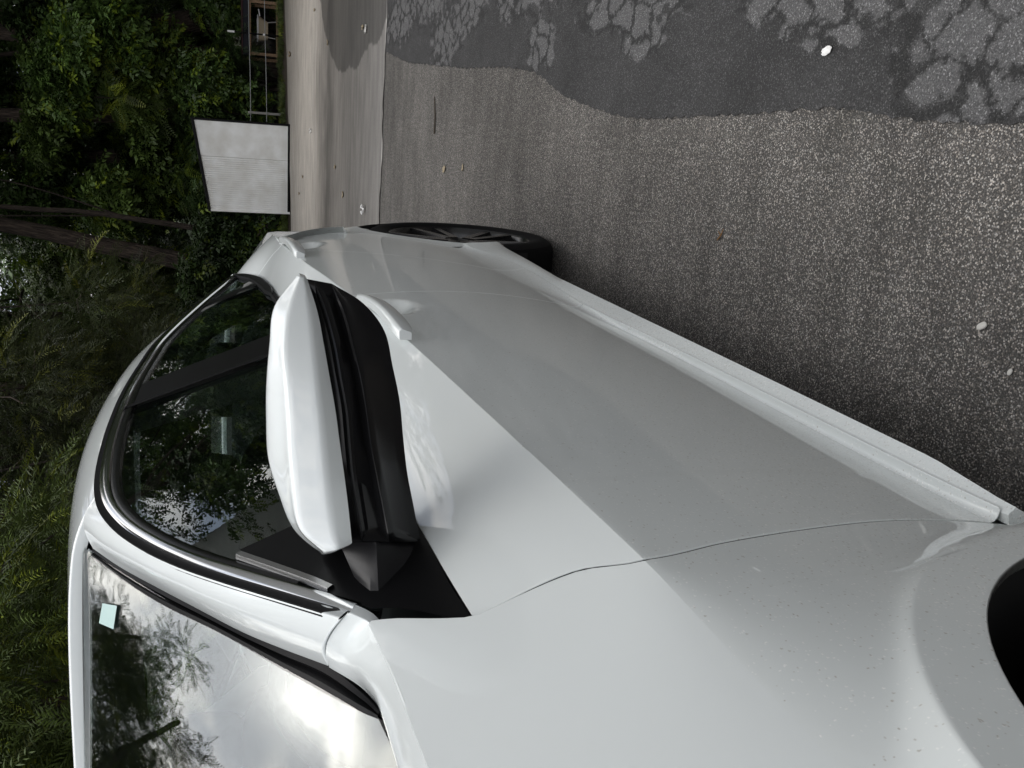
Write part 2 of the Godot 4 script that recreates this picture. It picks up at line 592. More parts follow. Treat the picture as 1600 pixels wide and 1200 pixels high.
func low_x(z: float, y: float) -> float:
	var c := crease(z)
	var t := c.y - y
	var x := c.x + key(K_la, z) * t - key(K_lb, z) * t * t - 0.10 * maxf(0.0, -2.9 - z) * smoothstep(0.0, 0.2, t)
	if z > -0.63: x = fender_x(z, y, x)
	var r := P(z, y - 0.335).length()
	if r < 0.75: x = smax(x, 0.935 - 0.08 * maxf(0.0, r - 0.375) - 0.75 * maxf(0.0, r - 0.428), 0.007)
	var r2 := P(z + 2.83, y - 0.335).length()
	if r2 < 0.75: x = smax(x, 0.939 - 0.22 * maxf(0.0, r2 - 0.37) - 0.16 * maxf(0.0, -2.80 - z), 0.012)
	# hollows behind the door handles
	for h in [[P(-1.545, 0.826), 0.020], [P(-2.455, 0.900), 0.018]]:
		var q: Vector2 = P(z, y) - h[0]
		var e := (q.x / 0.075) * (q.x / 0.075) + (q.y / 0.040) * (q.y / 0.040)
		if e < 1.0: x -= h[1] * (1.0 - e) * (1.0 - e) * (3.0 - 2.0 * (1.0 - e)) * 1.0
	return x

# s: -1 door's lower edge, 0 fold above the sill, 1 crease, 2 belt (or fender ridge)
func sec(z: float, s: float, fender := false) -> Vector3:
	if s <= 0.0:
		var y0 := key(K_cy, z)
		var a := V(low_x(z, y0), y0, z)
		var yb := minf(key(K_by2, z), y0 - 0.004)
		var b := V(maxf(maxf(0.910, a.x + 0.006), low_x(z, yb) if z < -2.15 else 0.0), yb, z)
		var t := -s
		return a.lerp(b, t) - V(0.004 * sin(PI * t), 0.003 * sin(PI * t), 0)
	if s <= 1.0:
		var y := lerpf(key(K_cy, z), key(K_cry, z), s)
		return V(low_x(z, y), y, z)
	var c := crease(z)
	var t2 := s - 1.0
	if fender:
		var yy := lerpf(c.y, key(K_ky, z), t2)
		return V(low_x(z, yy), yy, z)
	var top := fender_top(z) if fender else belt(z)
	var x0 := low_x(z, c.y) - c.x
	var crown_h := 0.004 * clampf((-0.40 - z) / 0.3, 0.0, 1.0) * sin(PI * t2)
	return c.lerp(top, t2) + V(x0 * maxf(0.0, 1.0 - t2 * 6.0) + crown_h, crown_h, 0)

func s_values() -> Array:
	var L: Array = [-1.0, -0.85, -0.6, -0.3, -0.08]
	for i in 34: L.append(1.0 - pow(1.0 - i / 34.0, 1.35))
	L.append(0.985)
	L.append(0.995)
	for i in 16: L.append(1.0 + 0.012 * i if i < 2 else 1.012 + (i - 1) / 14.0 * 0.988)
	return L

func door(zf: Array, zr: Array, cols: int) -> Array:
	var mb := MB.new()
	var up := MB.new()
	var rows: Array = []
	for s in s_values():
		var row := PackedVector3Array()
		var a := key(zf, s)
		var b := key(zr, s)
		for j in cols + 1: row.append(sec(lerpf(a, b, float(j) / cols), s))
		rows.append(row)
	# separate meshes share the crease so that it stays sharp
	var k := 0
	while s_values()[k] < 1.0: k += 1
	mb.grid(rows.slice(0, k + 1), V(1, 0, 0), 0.0016)
	up.grid(rows.slice(k, rows.size()), V(1, 0.6, 0), 0.0016)
	return [[mb, M.dust_and_glints], [up, M.paint]]

func mirrored(o: MB) -> MB:
	var m := MB.new()
	m.append(o, Transform3D(Basis(V(-1, 0, 0), V(0, 1, 0), V(0, 0, 1)), Vector3.ZERO))
	return m

func both(called: String, mb: MB, m: Material, parent: Node) -> Array:
	return [obj(called, mb, m, parent), obj(called, mirrored(mb), m, parent)]

func glass_x(y: float, z: float) -> float:
	var t := (z + 1.5) / 1.5
	return 0.835 - 0.33 * (y - 0.945) - (0.05 if z < -1.5 else 0.02) * t * t

func gp(q: Vector2, off := 0.0) -> Vector3:
	return V(glass_x(q.y, q.x) + off * 0.95, q.y + off * 0.31, q.x)

# a strip swept along a (z, y) path on the side glass; prof lists (across, height)
func ribbon(path: Array, prof: Array, n: int, taper := 0.0) -> MB:
	var mb := MB.new()
	var rows: Array = []
	for p in prof: rows.append(PackedVector3Array())
	for i in n + 1:
		var u := float(i) / n
		var q: Vector2 = sp(path, u)
		var d: Vector2 = (sp(path, minf(1, u + 0.004)) - sp(path, maxf(0, u - 0.004))).normalized()
		var o := P(-d.y, d.x)
		var w := 1.0
		if taper > 0.0: w = clampf(minf(u, 1.0 - u) / taper, 0.15, 1.0)
		for k in prof.size():
			rows[k].append(gp(q + o * prof[k].x * w, prof[k].y))
	for k in prof.size() - 1:
		mb.grid([rows[k], rows[k + 1]], V(1, 0.3, 0))
	mb.weld(35.0)
	return mb

# patch of the side glass plane between two (z, y) curves
func glass_patch(a: Array, b: Array, off: float, nu := 24, nv := 10) -> MB:
	var mb := MB.new()
	var rows: Array = []
	for i in nv + 1:
		var row := PackedVector3Array()
		for j in nu + 1:
			var u := float(j) / nu
			row.append(gp((sp(a, u) as Vector2).lerp(sp(b, u), float(i) / nv), off))
		rows.append(row)
	mb.grid(rows, V(1, 0.3, 0))
	return mb

func hline(z0: float, z1: float, n: int, dy := 0.0) -> Array:
	var L: Array = []
	for i in n + 1:
		var z := lerpf(z0, z1, float(i) / n)
		L.append(P(z, key(K_hy, z) + dy))
	return L

func bline(z0: float, z1: float, n: int, dy := 0.0) -> Array:
	var L: Array = []
	for i in n + 1:
		var z := lerpf(z0, z1, float(i) / n)
		L.append(P(z, key(K_by, z) + dy))
	return L

func roof_pt(z: float, t: float, lift := 0.0) -> Vector3:
	var yh := key(K_hy, z) + 0.0125
	var xh := glass_x(yh - 0.01, z) - 0.004
	if z < -2.95: xh = lerpf(xh, key(K_bx, z), clampf((-2.95 - z) / 0.25, 0, 1))
	var y0 := key(K_r0, z)
	var pw := lerpf(8.0, 3.0, clampf((-2.2 - z) / 0.9, 0, 1))
	return V(xh * t, yh + (y0 - yh) * (1.0 - pow(absf(t), pw)) + lift, z)

func ws_pt(x: float, s: float) -> Vector3:
	# windscreen: s runs down and forward from its upper edge
	return V(x, 1.385 - 0.62 * s + 0.10 * s * (0.75 - s), s - 1.03 - 0.5 * x * x)

func ws_foot(x: float) -> float:
	return 0.602 + minf(0.063, 0.9 * maxf(0.0, 0.6445 - absf(x)))

func build_car() -> void:
	var car := thing("parked_car", "white four-door sedan with black mirror base and black wheels parked on the asphalt", "car")
	# ---- doors
	var E := [P(-1.0, -0.496), P(0.0, -0.496), P(0.3, -0.493), P(0.6, -0.475), P(0.8, -0.462), P(1.0, -0.449), P(1.35, -0.487), P(2.0, -0.512)]
	var R := [P(-1.0, -1.680), P(0.0, -1.680), P(0.5, -1.686), P(1.0, -1.684), P(2.0, -1.70)]
	var Rr := [P(-1.0, -2.444), P(0.0, -2.428), P(0.27, -2.520), P(0.47, -2.635), P(0.62, -2.685), P(0.8, -2.680), P(1.0, -2.59), P(1.4, -2.66), P(2.0, -2.745)]
	var gap := 0.0027
	var sh := func(k: Array, d: float) -> Array:
		var o: Array = []
		for q in k: o.append(P(q.x, q.y + d))
		return o
	var fd := both_layered("front_door", door(sh.call(E, -gap), sh.call(R, gap), 150), car)
	var rd := both_layered("rear_door", door(sh.call(R, -gap), sh.call(Rr, gap), 150), car)
	# ---- front fender
	var fb := MB.new()
	var zs: Array = []
	for i in 11: zs.append(-1.0 - (1.0 - i / 10.0))         # -2..-1: from the door gap to the arch
	for i in 61: zs.append(-cos(PI * i / 60.0))              # -1..1 over the arch
	for i in range(1, 13): zs.append(1.0 + i / 12.0)         # 1..2 forward of the arch
	var G := [P(1.0, -0.4446), P(1.22, -0.4826), P(1.42, -0.497), P(1.60, -0.505), P(1.66, -0.515), P(1.78, -0.545), P(1.9, -0.578), P(2.0, -0.600)]
	var lowrows: Array = []
	var ss: Array = []
	for i in 56: ss.append(1.0 - pow(1.0 - i / 56.0, 1.15))
	ss.append(1.0)
	for s in ss:
		var row := PackedVector3Array()
		for w in zs:
			var z: float
			var base := 0.24
			if w < -1.0:
				var zz := key(E, 0.5) + gap
				var y1 := lerpf(base, key(K_cry, zz), s)
				var sd := (y1 - key(K_cy, zz)) / (key(K_cry, zz) - key(K_cy, zz))
				z = lerpf(-0.372, key(E, maxf(sd, -0.5)) + gap, -w - 1.0)
			elif w <= 1.0:
				z = 0.372 * w
				base = 0.335 + sqrt(maxf(0.0, 0.372 * 0.372 - z * z))
			else:
				z = lerpf(0.372, 0.80, w - 1.0)
			var y := lerpf(base, key(K_cry, z), s)
			row.append(V(low_x(z, y), y, z))
		lowrows.append(row)
	var fl := MB.new()
	fl.grid(lowrows, V(1, 0, 0), 0.010, 0.003)
	var uprows: Array = []
	for i in 19:
		var s2: float = 1.0 + i / 18.0
		var row := PackedVector3Array()
		var zg := key(G, s2)
		var yg := lerpf(key(K_cry, -0.47), key(K_ky, -0.47), s2 - 1.0)
		var sd2 := 1.0 + (yg - key(K_cry, -0.47)) / (key(K_by, -0.51) - key(K_cry, -0.47))
		if sd2 < 2.0: zg = key(E, sd2) + gap
		for j in 91: row.append(sec(lerpf(zg, 0.80, j / 90.0), s2, true))
		uprows.append(row)
	fb.grid(uprows, V(1, 0.6, 0), 0.008)
	# ridge and the top that falls to the windscreen and bonnet
	var J := [V(0.662, 1.0642, -0.7130), V(0.661, 1.034, -0.668), V(0.652, 1.018, -0.640), V(0.642, 1.010, -0.618), V(0.618, 1.003, -0.588), V(0.60, 1.000, -0.50), V(0.595, 1.000, -0.30), V(0.60, 0.985, 0.1), V(0.58, 0.92, 0.8)]
	var Kp := [gp(P(-0.6095, 1.0590), 0.004)]
	for z in [-0.595, -0.55, -0.5, -0.45, -0.4, -0.3, 0.1, 0.8]: Kp.append(fender_top(z))
	var trows: Array = []
	for i in 15:
		var t := i / 14.0
		var row := PackedVector3Array()
		for j in 91:
			var u := pow(j / 90.0, 1.7)
			var a: Vector3 = sp(Kp, u)
			var b: Vector3 = sp(J, u)
			row.append(a.lerp(b, t) + V(0, 0.012 * sin(PI * t), 0))
		trows.append(row)
	fb.grid(trows, V(0, 1, 0), 0.012)
	both_layered("front_fender", [[fl, M.dust_and_glints], [fb, M.paint]], car)
	# ---- quarter panel
	var qb := MB.new()
	var qrows: Array = []
	for i in 25:
		var t := i / 24.0
		var row := PackedVector3Array()
		for j in 81:
			var u := j / 80.0
			var ang := lerpf(-0.10, PI - 0.1, u)
			var a := P(-2.83 + 0.372 * cos(ang), 0.335 + 0.372 * sin(ang))
			var b: Vector2
			if u < 0.5:
				var s := clampf(u / 0.5, 0, 1)
				var z := key(Rr, s) - gap
				b = P(z, lerpf(key(K_cy, z), key(K_cry, z), s))
			elif u < 0.8:
				var z2 := lerpf(key(Rr, 1.0) - gap, -3.55, (u - 0.5) / 0.3)
				b = P(z2, key(K_cry, z2))
			else:
				b = P(-3.55, lerpf(key(K_cry, -3.55), 0.34, (u - 0.8) / 0.2))
			var q := a.lerp(b, t)
			row.append(V(low_x(q.x, q.y), q.y, q.x))
		qrows.append(row)
	var ql := MB.new()
	ql.grid(qrows, V(1, 0, 0), 0.02, 0.003)
	var qu: Array = []
	for i in 17:
		var s3: float = 1.0 + i / 16.0
		var row := PackedVector3Array()
		for j in 61: row.append(sec(lerpf(key(Rr, s3) - gap, -3.55, j / 60.0), s3))
		qu.append(row)
	qb.grid(qu, V(1, 0.8, 0), 0.012)
	both_layered("quarter_panel", [[ql, M.dust_and_glints], [qb, M.paint]], car)
	# ---- fuel flap outline is a groove on this side: a small proud lid
	# ---- rear end
	var rb := MB.new()
	var rr: Array = []
	for i in 15:
		var t := i / 14.0
		var row := PackedVector3Array()
		for j in 25:
			var u := j / 24.0 * 2.0 - 1.0
			var zz := -3.55 - 0.40 * sqrt(maxf(0.0, 1.0 - pow(absf(u), 3.0))) * (0.75 + 0.25 * sin(PI * t))
			row.append(V(0.80 * u * lerpf(1.0, 0.93, t), lerpf(0.26, 0.93, t), zz))
		rr.append(row)
	rb.grid(rr, V(0, 0, -1))
	obj("rear_bumper", rb, M.paint, car)
	var fr: Array = []
	var nb := MB.new()
	for i in 15:
		var t := i / 14.0
		var row := PackedVector3Array()
		for j in 25:
			var u := j / 24.0 * 2.0 - 1.0
			var zz := 0.78 + 0.24 * sqrt(maxf(0.0, 1.0 - pow(absf(u), 3.0))) * (0.6 + 0.4 * sin(PI * t * 0.8))
			row.append(V(0.83 * u * lerpf(1.0, 0.86, t), lerpf(0.22, 0.93, t), zz))
		fr.append(row)
	nb.grid(fr, V(0, 0, 1))
	obj("front_bumper", nb, M.paint, car)
	var hb := MB.new()
	var hrows: Array = []
	for i in 25:
		var z := lerpf(-0.52, 0.80, i / 24.0)
		var row := PackedVector3Array()
		for j in 33:
			var u := j / 32.0 * 2.0 - 1.0
			var x := 0.592 * u
			var zz := z - 0.06 * u * u * (1.0 - i / 24.0)
			row.append(V(x, lerpf(0.985, 0.92, pow(i / 24.0, 2.0)) + 0.035 * (1.0 - u * u), zz))
		hrows.append(row)
	hb.grid(hrows, V(0, 1, 0), 0.015)
	obj("bonnet", hb, M.paint, car)
	# ---- sill
	var sb := MB.new()
	var prof: Array = []
	var srows: Array = [PackedVector3Array(), PackedVector3Array(), PackedVector3Array(), PackedVector3Array(), PackedVector3Array(), PackedVector3Array(), PackedVector3Array(), PackedVector3Array()]
	for j in 81:
		var z := lerpf(-0.488, -2.462, j / 80.0)
		var b := sec(z, -1.0)
		var ya := 0.312
		var yb := b.y - 0.004
		var xa := 0.927 - 0.014 * clampf((-0.62 + z * -1.0) * -1.0 / 0.15, 0, 1)
		xa = maxf(xa, b.x + 0.006)
		var A := V(xa, ya - 0.004 * sin(PI * minf(1.0, j / 80.0)), z)
		var B := V(b.x - 0.003, yb, z)
		srows[0].append(B + V(-0.014, -0.004, 0))
		srows[1].append(B + V(-0.001, 0.0005, 0))
		srows[2].append(B.lerp(A, 0.10) + V(0.0008, 0.0004, 0))
		srows[3].append(B.lerp(A, 0.55) + V(-0.0004, -0.0004, 0))
		srows[4].append(A.lerp(B, 0.05))
		srows[5].append(A + V(-0.003, -0.004, 0))
		srows[6].append(V(0.875, 0.225, z))
		srows[7].append(V(0.80, 0.205, z))
	for k in 7: sb.grid([srows[k], srows[k + 1]], V(1, 0.2 if k < 5 else -1.0, 0))
	sb.weld(42.0)
	for e in [0, 80]:
		var q: Array = []
		for k in 8: q.append(srows[k][e])
		q.append(V(0.80, srows[0][e].y, srows[0][e].z))
		sb.face(q, V(0, 0, 1 if e == 0 else -1))
	both("sill", sb, M.dust_and_glints, car)
	# ---- dark shell behind the gaps, floor, arch liners
	var db := MB.new()
	var drows: Array = []
	for s in [-1.0, 0.0, 0.3, 0.6, 0.9, 1.0, 1.5, 1.93]:
		var row := PackedVector3Array()
		for j in 25:
			var z := lerpf(-0.43, -2.36, j / 24.0)
			row.append(sec(z, s) - V(0.035, 0.0 if s < 1.2 else 0.02, 0))
		drows.append(row)
	db.grid(drows, V(1, 0, 0))
	both("inner_door_shell", db, M.dark, car)
	var ub := MB.new()
	ub.box(V(0, 0.225, -1.42), V(1.66, 0.05, 2.10), 0.01)
	ub.box(V(0, 0.30, -3.35), V(1.5, 0.14, 0.30), 0.01)
	ub.box(V(0, 0.55, 0.0), V(1.10, 0.62, 1.1), 0.02)
	ub.box(V(0, 0.58, -2.85), V(1.14, 0.60, 0.9), 0.02)
	ub.box(V(0, 0.62, -0.53), V(1.66, 0.66, 0.06), 0.01)
	obj("underbody", ub, M.dark, car)
	for cz in [0.0, -2.83]:
		var lb := MB.new()
		var l0: Array = [PackedVector3Array(), PackedVector3Array()]
		for k in 41:
			var a := lerpf(-0.35, PI + 0.35, k / 40.0)
			l0[0].append(V(0.915, 0.335 + 0.378 * sin(a), cz + 0.378 * cos(a)))
			l0[1].append(V(0.56, 0.335 + 0.378 * sin(a), cz + 0.378 * cos(a)))
		lb.grid(l0, V(0, -1, 0))
		both("wheel_arch_liner", lb, M.dark, car)
	# ---- roof, rear window, boot lid
	var mkroof := func(z0: float, z1: float, n: int, front: bool, lift: float, hint: float) -> MB:
		var mb := MB.new()
		var rows: Array = []
		for i in n + 1:
			var row := PackedVector3Array()
			for j in 65:
				var t := j / 32.0 - 1.0
				t = signf(t) * (1.0 - pow(1.0 - absf(t), 1.5))
				var u := float(i) / n
				var zf := z0
				if front:
					var x := absf(0.70 * t)
					zf = -1.035 - 0.5 * x * x + (0.0 if x < 0.6 else 0.9 * (x - 0.6))
				row.append(roof_pt(lerpf(zf, z1, u), t, lift))
			rows.append(row)
		mb.grid(rows, V(0, hint, 0), 0.020 if lift == 0.0 else 0.0, 0.004)
		return mb
	obj("roof", mkroof.call(-1.1, -2.30, 40, true, 0.0, 1.0), M.paint, car)
	var rwm: MB = mkroof.call(-2.31, -3.12, 16, false, 0.0005, 1.0)
	rwm.slab(0.004)
	obj("rear_window", rwm, M.glass, car)
	obj("boot_lid", mkroof.call(-3.13, -3.62, 12, false, 0.0, 1.0), M.paint, car)
	obj("roof_lining", mkroof.call(-1.2, -2.30, 14, true, -0.035, -1.0), M.lining, car)
	# ---- windscreen pillar between the windscreen trim and the bright window strip
	var H := [P(-0.612, 1.055), P(-0.648, 1.080), P(-0.70, 1.116), P(-0.802, 1.186), P(-0.868, 1.228), P(-0.943, 1.269), P(-1.04, 1.312), P(-1.144, 1.343), P(-1.26, 1.358), P(-1.443, 1.363), P(-1.619, 1.359), P(-1.757, 1.351), P(-1.928, 1.333), P(-2.149, 1.303), P(-2.521, 1.211), P(-2.734, 1.153), P(-2.952, 1.096)]
	var Hin: Array = []
	for i in 26:
		var u := lerpf(0.004, 0.262, i / 25.0)
		var q: Vector2 = sp(H, u)
		var d: Vector2 = ((sp(H, u + 0.004) as Vector2) - (sp(H, u - 0.004) as Vector2)).normalized()
		Hin.append(gp(q + P(d.y, -d.x) * 0.0125, 0.000))
	var Jin := [V(0.662, 1.0655, -0.7165), V(0.651, 1.11, -0.778), V(0.640, 1.157, -0.846), V(0.631, 1.215, -0.935), V(0.621, 1.273, -1.027), V(0.613, 1.325, -1.110), V(0.608, 1.369, -1.188)]
	var pb := MB.new()
	var prow: Array = []
	for i in 15:
		var t := i / 14.0
		var row := PackedVector3Array()
		for j in 61:
			var u := j / 60.0
			var a: Vector3 = sp(Hin, u)
			var b: Vector3 = sp(Jin, u)
			row.append(a.lerp(b, t) + V(0, 0.012, 0).lerp(V(0.45, 0.62, 0.40) * 0.022, smoothstep(0.0, 0.25, u)) * sin(PI * t))
		prow.append(row)
	pb.grid(prow, V(0.5, 0.7, 0.4), 0.012, 0.003)
	both("windscreen_pillar", pb, M.paint, car)
	# black moulding along the windscreen's side
	var tb := MB.new()
	var T1: Array = []
	for q in Jin: T1.append(q)
	var T0 := [V(0.649, 1.018, -0.634), V(0.655, 1.028, -0.655)]
	var edge: Array = T0 + T1
	var glass_edge: Array = [V(0.646, 1.018, -0.632), V(0.640, 1.040, -0.664), V(0.633, 1.106, -0.762), V(0.626, 1.183, -0.879), V(0.611, 1.254, -0.988), V(0.603, 1.310, -1.080), V(0.598, 1.370, -1.186)]
	var mrow: Array = [PackedVector3Array(), PackedVector3Array(), PackedVector3Array(), PackedVector3Array(), PackedVector3Array(), PackedVector3Array()]
	for j in 61:
		var u := j / 60.0
		var a: Vector3 = sp(edge, u)
		var b: Vector3 = sp(glass_edge, u)
		var up := V(0.30, 0.81, 0.49)
		mrow[0].append(a - up * 0.010)
		mrow[1].append(a + up * 0.001)
		mrow[2].append(a.lerp(b, 0.30) + up * 0.003)
		mrow[3].append(a.lerp(b, 0.50) - up * 0.004)
		mrow[4].append(a.lerp(b, 0.72) + up * 0.004)
		mrow[5].append(b + (b - a).normalized() * 0.004 + up * 0.0005)
	for k in 5: tb.grid([mrow[k], mrow[k + 1]], V(0.3, 0.8, 0.5))
	tb.weld(30.0)
	both("windscreen_moulding", tb, M.satin, car)
	# ---- windscreen
	var wb := MB.new()
	var wrow: Array = []
	for i in 25:
		var row := PackedVector3Array()
		for j in 41:
			var u := j / 40.0 * 2.0 - 1.0
			var t := i / 24.0
			var x := lerpf(0.600, 0.6445, t) * u
			var q := ws_pt(x, lerpf(-0.005, ws_foot(x), t))
			row.append(q)
		wrow.append(row)
	wb.grid(wrow, V(0, 1, 0.6))
	wb.slab(0.005)
	var wsn := obj("windscreen", wb, M.windshield, car)
	var kb := MB.new()
	var krow: Array = [PackedVector3Array(), PackedVector3Array(), PackedVector3Array()]
	for j in 41:
		var u := j / 40.0 * 2.0 - 1.0
		var q := ws_pt(0.6445 * u, ws_foot(0.6445 * u))
		krow[0].append(q + V(0, 0.001, -0.006))
		krow[1].append(q + V(0.004 * u, 0.001, 0.010))
		krow[2].append(q + V(0.004 * u, -0.030, 0.05))
	for k in 2: kb.grid([krow[k], krow[k + 1]], V(0, 1, 0.2))
	obj("cowl_cover", kb, M.satin, car)
	var tagb := MB.new()
	var tg: Array = []
	for i in 5:
		var row := PackedVector3Array()
		for j in 5:
			var u := j / 4.0
			var t := i / 4.0
			var q := ws_pt(lerpf(lerpf(0.550, 0.563, t), lerpf(0.520, 0.529, t), u), lerpf(0.064, 0.106, t) - 0.01 * u)
			row.append(q + V(0.0008, 0.0024, 0.0014))
		tg.append(row)
	tagb.grid(tg, V(0, 1, 0.6))
	obj("toll_tag", tagb, M.sticker, wsn)
	# ---- side windows
	var pane := glass_patch(bline(-0.80, -1.66, 8, -0.01), [P(-0.83, 1.165), P(-0.943, 1.255), P(-1.04, 1.30), P(-1.144, 1.332), P(-1.26, 1.348), P(-1.443, 1.354), P(-1.62, 1.352)], -0.006)
	pane.slab(0.004)
	both("front_door_window", pane, M.glass, car)
	var pane2 := glass_patch(bline(-1.80, -2.60, 8, -0.01), hline(-1.72, -2.47, 8, -0.006), -0.006)
	pane2.slab(0.004)
	both("rear_door_window", pane2, M.glass, car)
	var pane3 := glass_patch(bline(-2.62, -2.90, 6, 0.0), hline(-2.49, -2.93, 6, -0.006), -0.004)
	pane3.slab(0.004)
	both("quarter_window", pane3, M.glass, car)
	both("door_pillar", glass_patch([P(-1.612, 1.356), P(-1.64, 1.2), P(-1.662, 1.07), P(-1.675, 0.975)], [P(-1.757, 1.350), P(-1.805, 1.2), P(-1.848, 1.053), P(-1.87, 0.985)], 0.000, 16, 6), M.satin, car)
	both("door_pillar_edge", glass_patch([P(-1.600, 1.357), P(-1.63, 1.2), P(-1.652, 1.07), P(-1.666, 0.975)], [P(-1.618, 1.357), P(-1.648, 1.2), P(-1.671, 1.07), P(-1.685, 0.975)], 0.003, 16, 2), M.rubber, car)
	both("quarter_post", glass_patch([P(-2.455, 1.225), P(-2.52, 1.12), P(-2.58, 1.015)], [P(-2.52, 1.207), P(-2.58, 1.12), P(-2.63, 1.02)], 0.0, 8, 4), M.satin, car)
	# path runs rearward, so "across" points down into the window
	both("window_gasket", ribbon([P(-0.624, 1.0635)] + H.slice(1), [P(-0.0130, -0.003), P(-0.0115, 0.0025), P(0.002, 0.002)], 120, 0.008), M.rubber, car)
	both("window_strip", ribbon(H, [P(-0.003, -0.004), P(-0.002, 0.005), P(0.005, 0.0075), P(0.012, 0.006), P(0.015, -0.003)], 140), M.chrome, car)
	both("window_channel", ribbon(H.slice(2), [P(0.013, 0.002), P(0.020, 0.003), P(0.026, 0.001), P(0.028, -0.008)], 120), M.gloss_black, car)
	var B := bline(-0.80, -2.90, 24, 0.003)
	both("belt_seal", ribbon(B, [P(-0.012, -0.006), P(-0.009, 0.006), P(0.001, 0.006), P(0.003, -0.002)], 80), M.rubber, car)
	both("quarter_seal", ribbon([P(-2.30, 1.012), P(-2.50, 1.020), P(-2.70, 1.038), P(-2.82, 1.062), P(-2.94, 1.094)], [P(-0.016, -0.004), P(-0.013, 0.008), P(0.006, 0.010), P(0.012, 0.003)], 40, 0.15), M.satin, car)
	both("pillar_trim", ribbon([P(-0.668, 1.069), P(-0.70, 1.086), P(-0.76, 1.122), P(-0.822, 1.160)], [P(-0.006, 0.002), P(-0.004, 0.008), P(0.003, 0.008), P(0.005, 0.002)], 30), M.trim, car)
	# triangular black base of the mirror
	var sl := glass_patch([P(-0.512, 0.953), P(-0.55, 0.981), P(-0.585, 1.012), P(-0.608, 1.040), P(-0.70, 1.092), P(-0.835, 1.160)], [P(-0.514, 0.951), P(-0.58, 0.956), P(-0.66, 0.957), P(-0.72, 0.958), P(-0.80, 0.960), P(-0.875, 0.961)], 0.004, 40, 10)
	var ab := MB.new()
	ab.append(sl)
	both("mirror_base", ab, M.satin, car)
	build_mirror(car)
	# ---- handles
	for h in [[fd, V(0.928, 0.892, -1.565), V(0.926, 0.866, -1.262)], [rd, V(0.908, 0.966, -2.545), V(0.914, 0.946, -2.235)]]:
		var hm := MB.new()
		var a: Vector3 = h[1]
		var b: Vector3 = h[2]
		var hr: Array = []
		var pr := [P(-0.004, 0.016), P(0.0095, 0.0175), P(0.0115, 0.0165), P(0.0145, 0.012), P(0.0150, 0.009), P(0.0095, -0.014), P(0.0075, -0.0165), P(-0.004, -0.0165)]
		for k in pr.size(): hr.append(PackedVector3Array())
		for i in 49:
			var u := i / 48.0
			var c := a.lerp(b, u) + V(-0.004 + 0.026 * pow(sin(PI * clampf(u * 0.94 + 0.03, 0.0, 1.0)), 0.45), 0, 0)
			var w := 1.0 - pow(absf(u * 2.0 - 1.0), 12.0) * 0.35
			for k in pr.size(): hr[k].append(c + V(pr[k].x, pr[k].y * w, 0))
		for k in pr.size(): hm.grid([hr[k], hr[(k + 1) % pr.size()]], V(pr[k].x + pr[(k + 1) % pr.size()].x - 0.011, pr[k].y + pr[(k + 1) % pr.size()].y, 0))
		for e in [0, 48]:
			var q: Array = []
			for k in pr.size(): q.append(hr[k][e])
			hm.face(q, V(0.3, 0, 1.0 if e == 48 else -1.0).normalized())
		hm.weld(32.0)
		obj("door_handle", hm, M.paint, h[0][0])
		obj("door_handle", mirrored(hm), M.paint, h[0][1])
	var kb2 := MB.new()
	kb2.lathe_x([P(0.0, 0.004), P(0.002, 0.003), P(0.002, 0.0)], V(0.9455, 0.890, -1.528), 16)
	obj("key_hole", kb2, M.black, fd[0])
	# ---- wheels
	for wz in [0.0, -2.83]:
		for side in [1.0, -1.0]: build_wheel(car, wz, side)
	build_cabin(car)

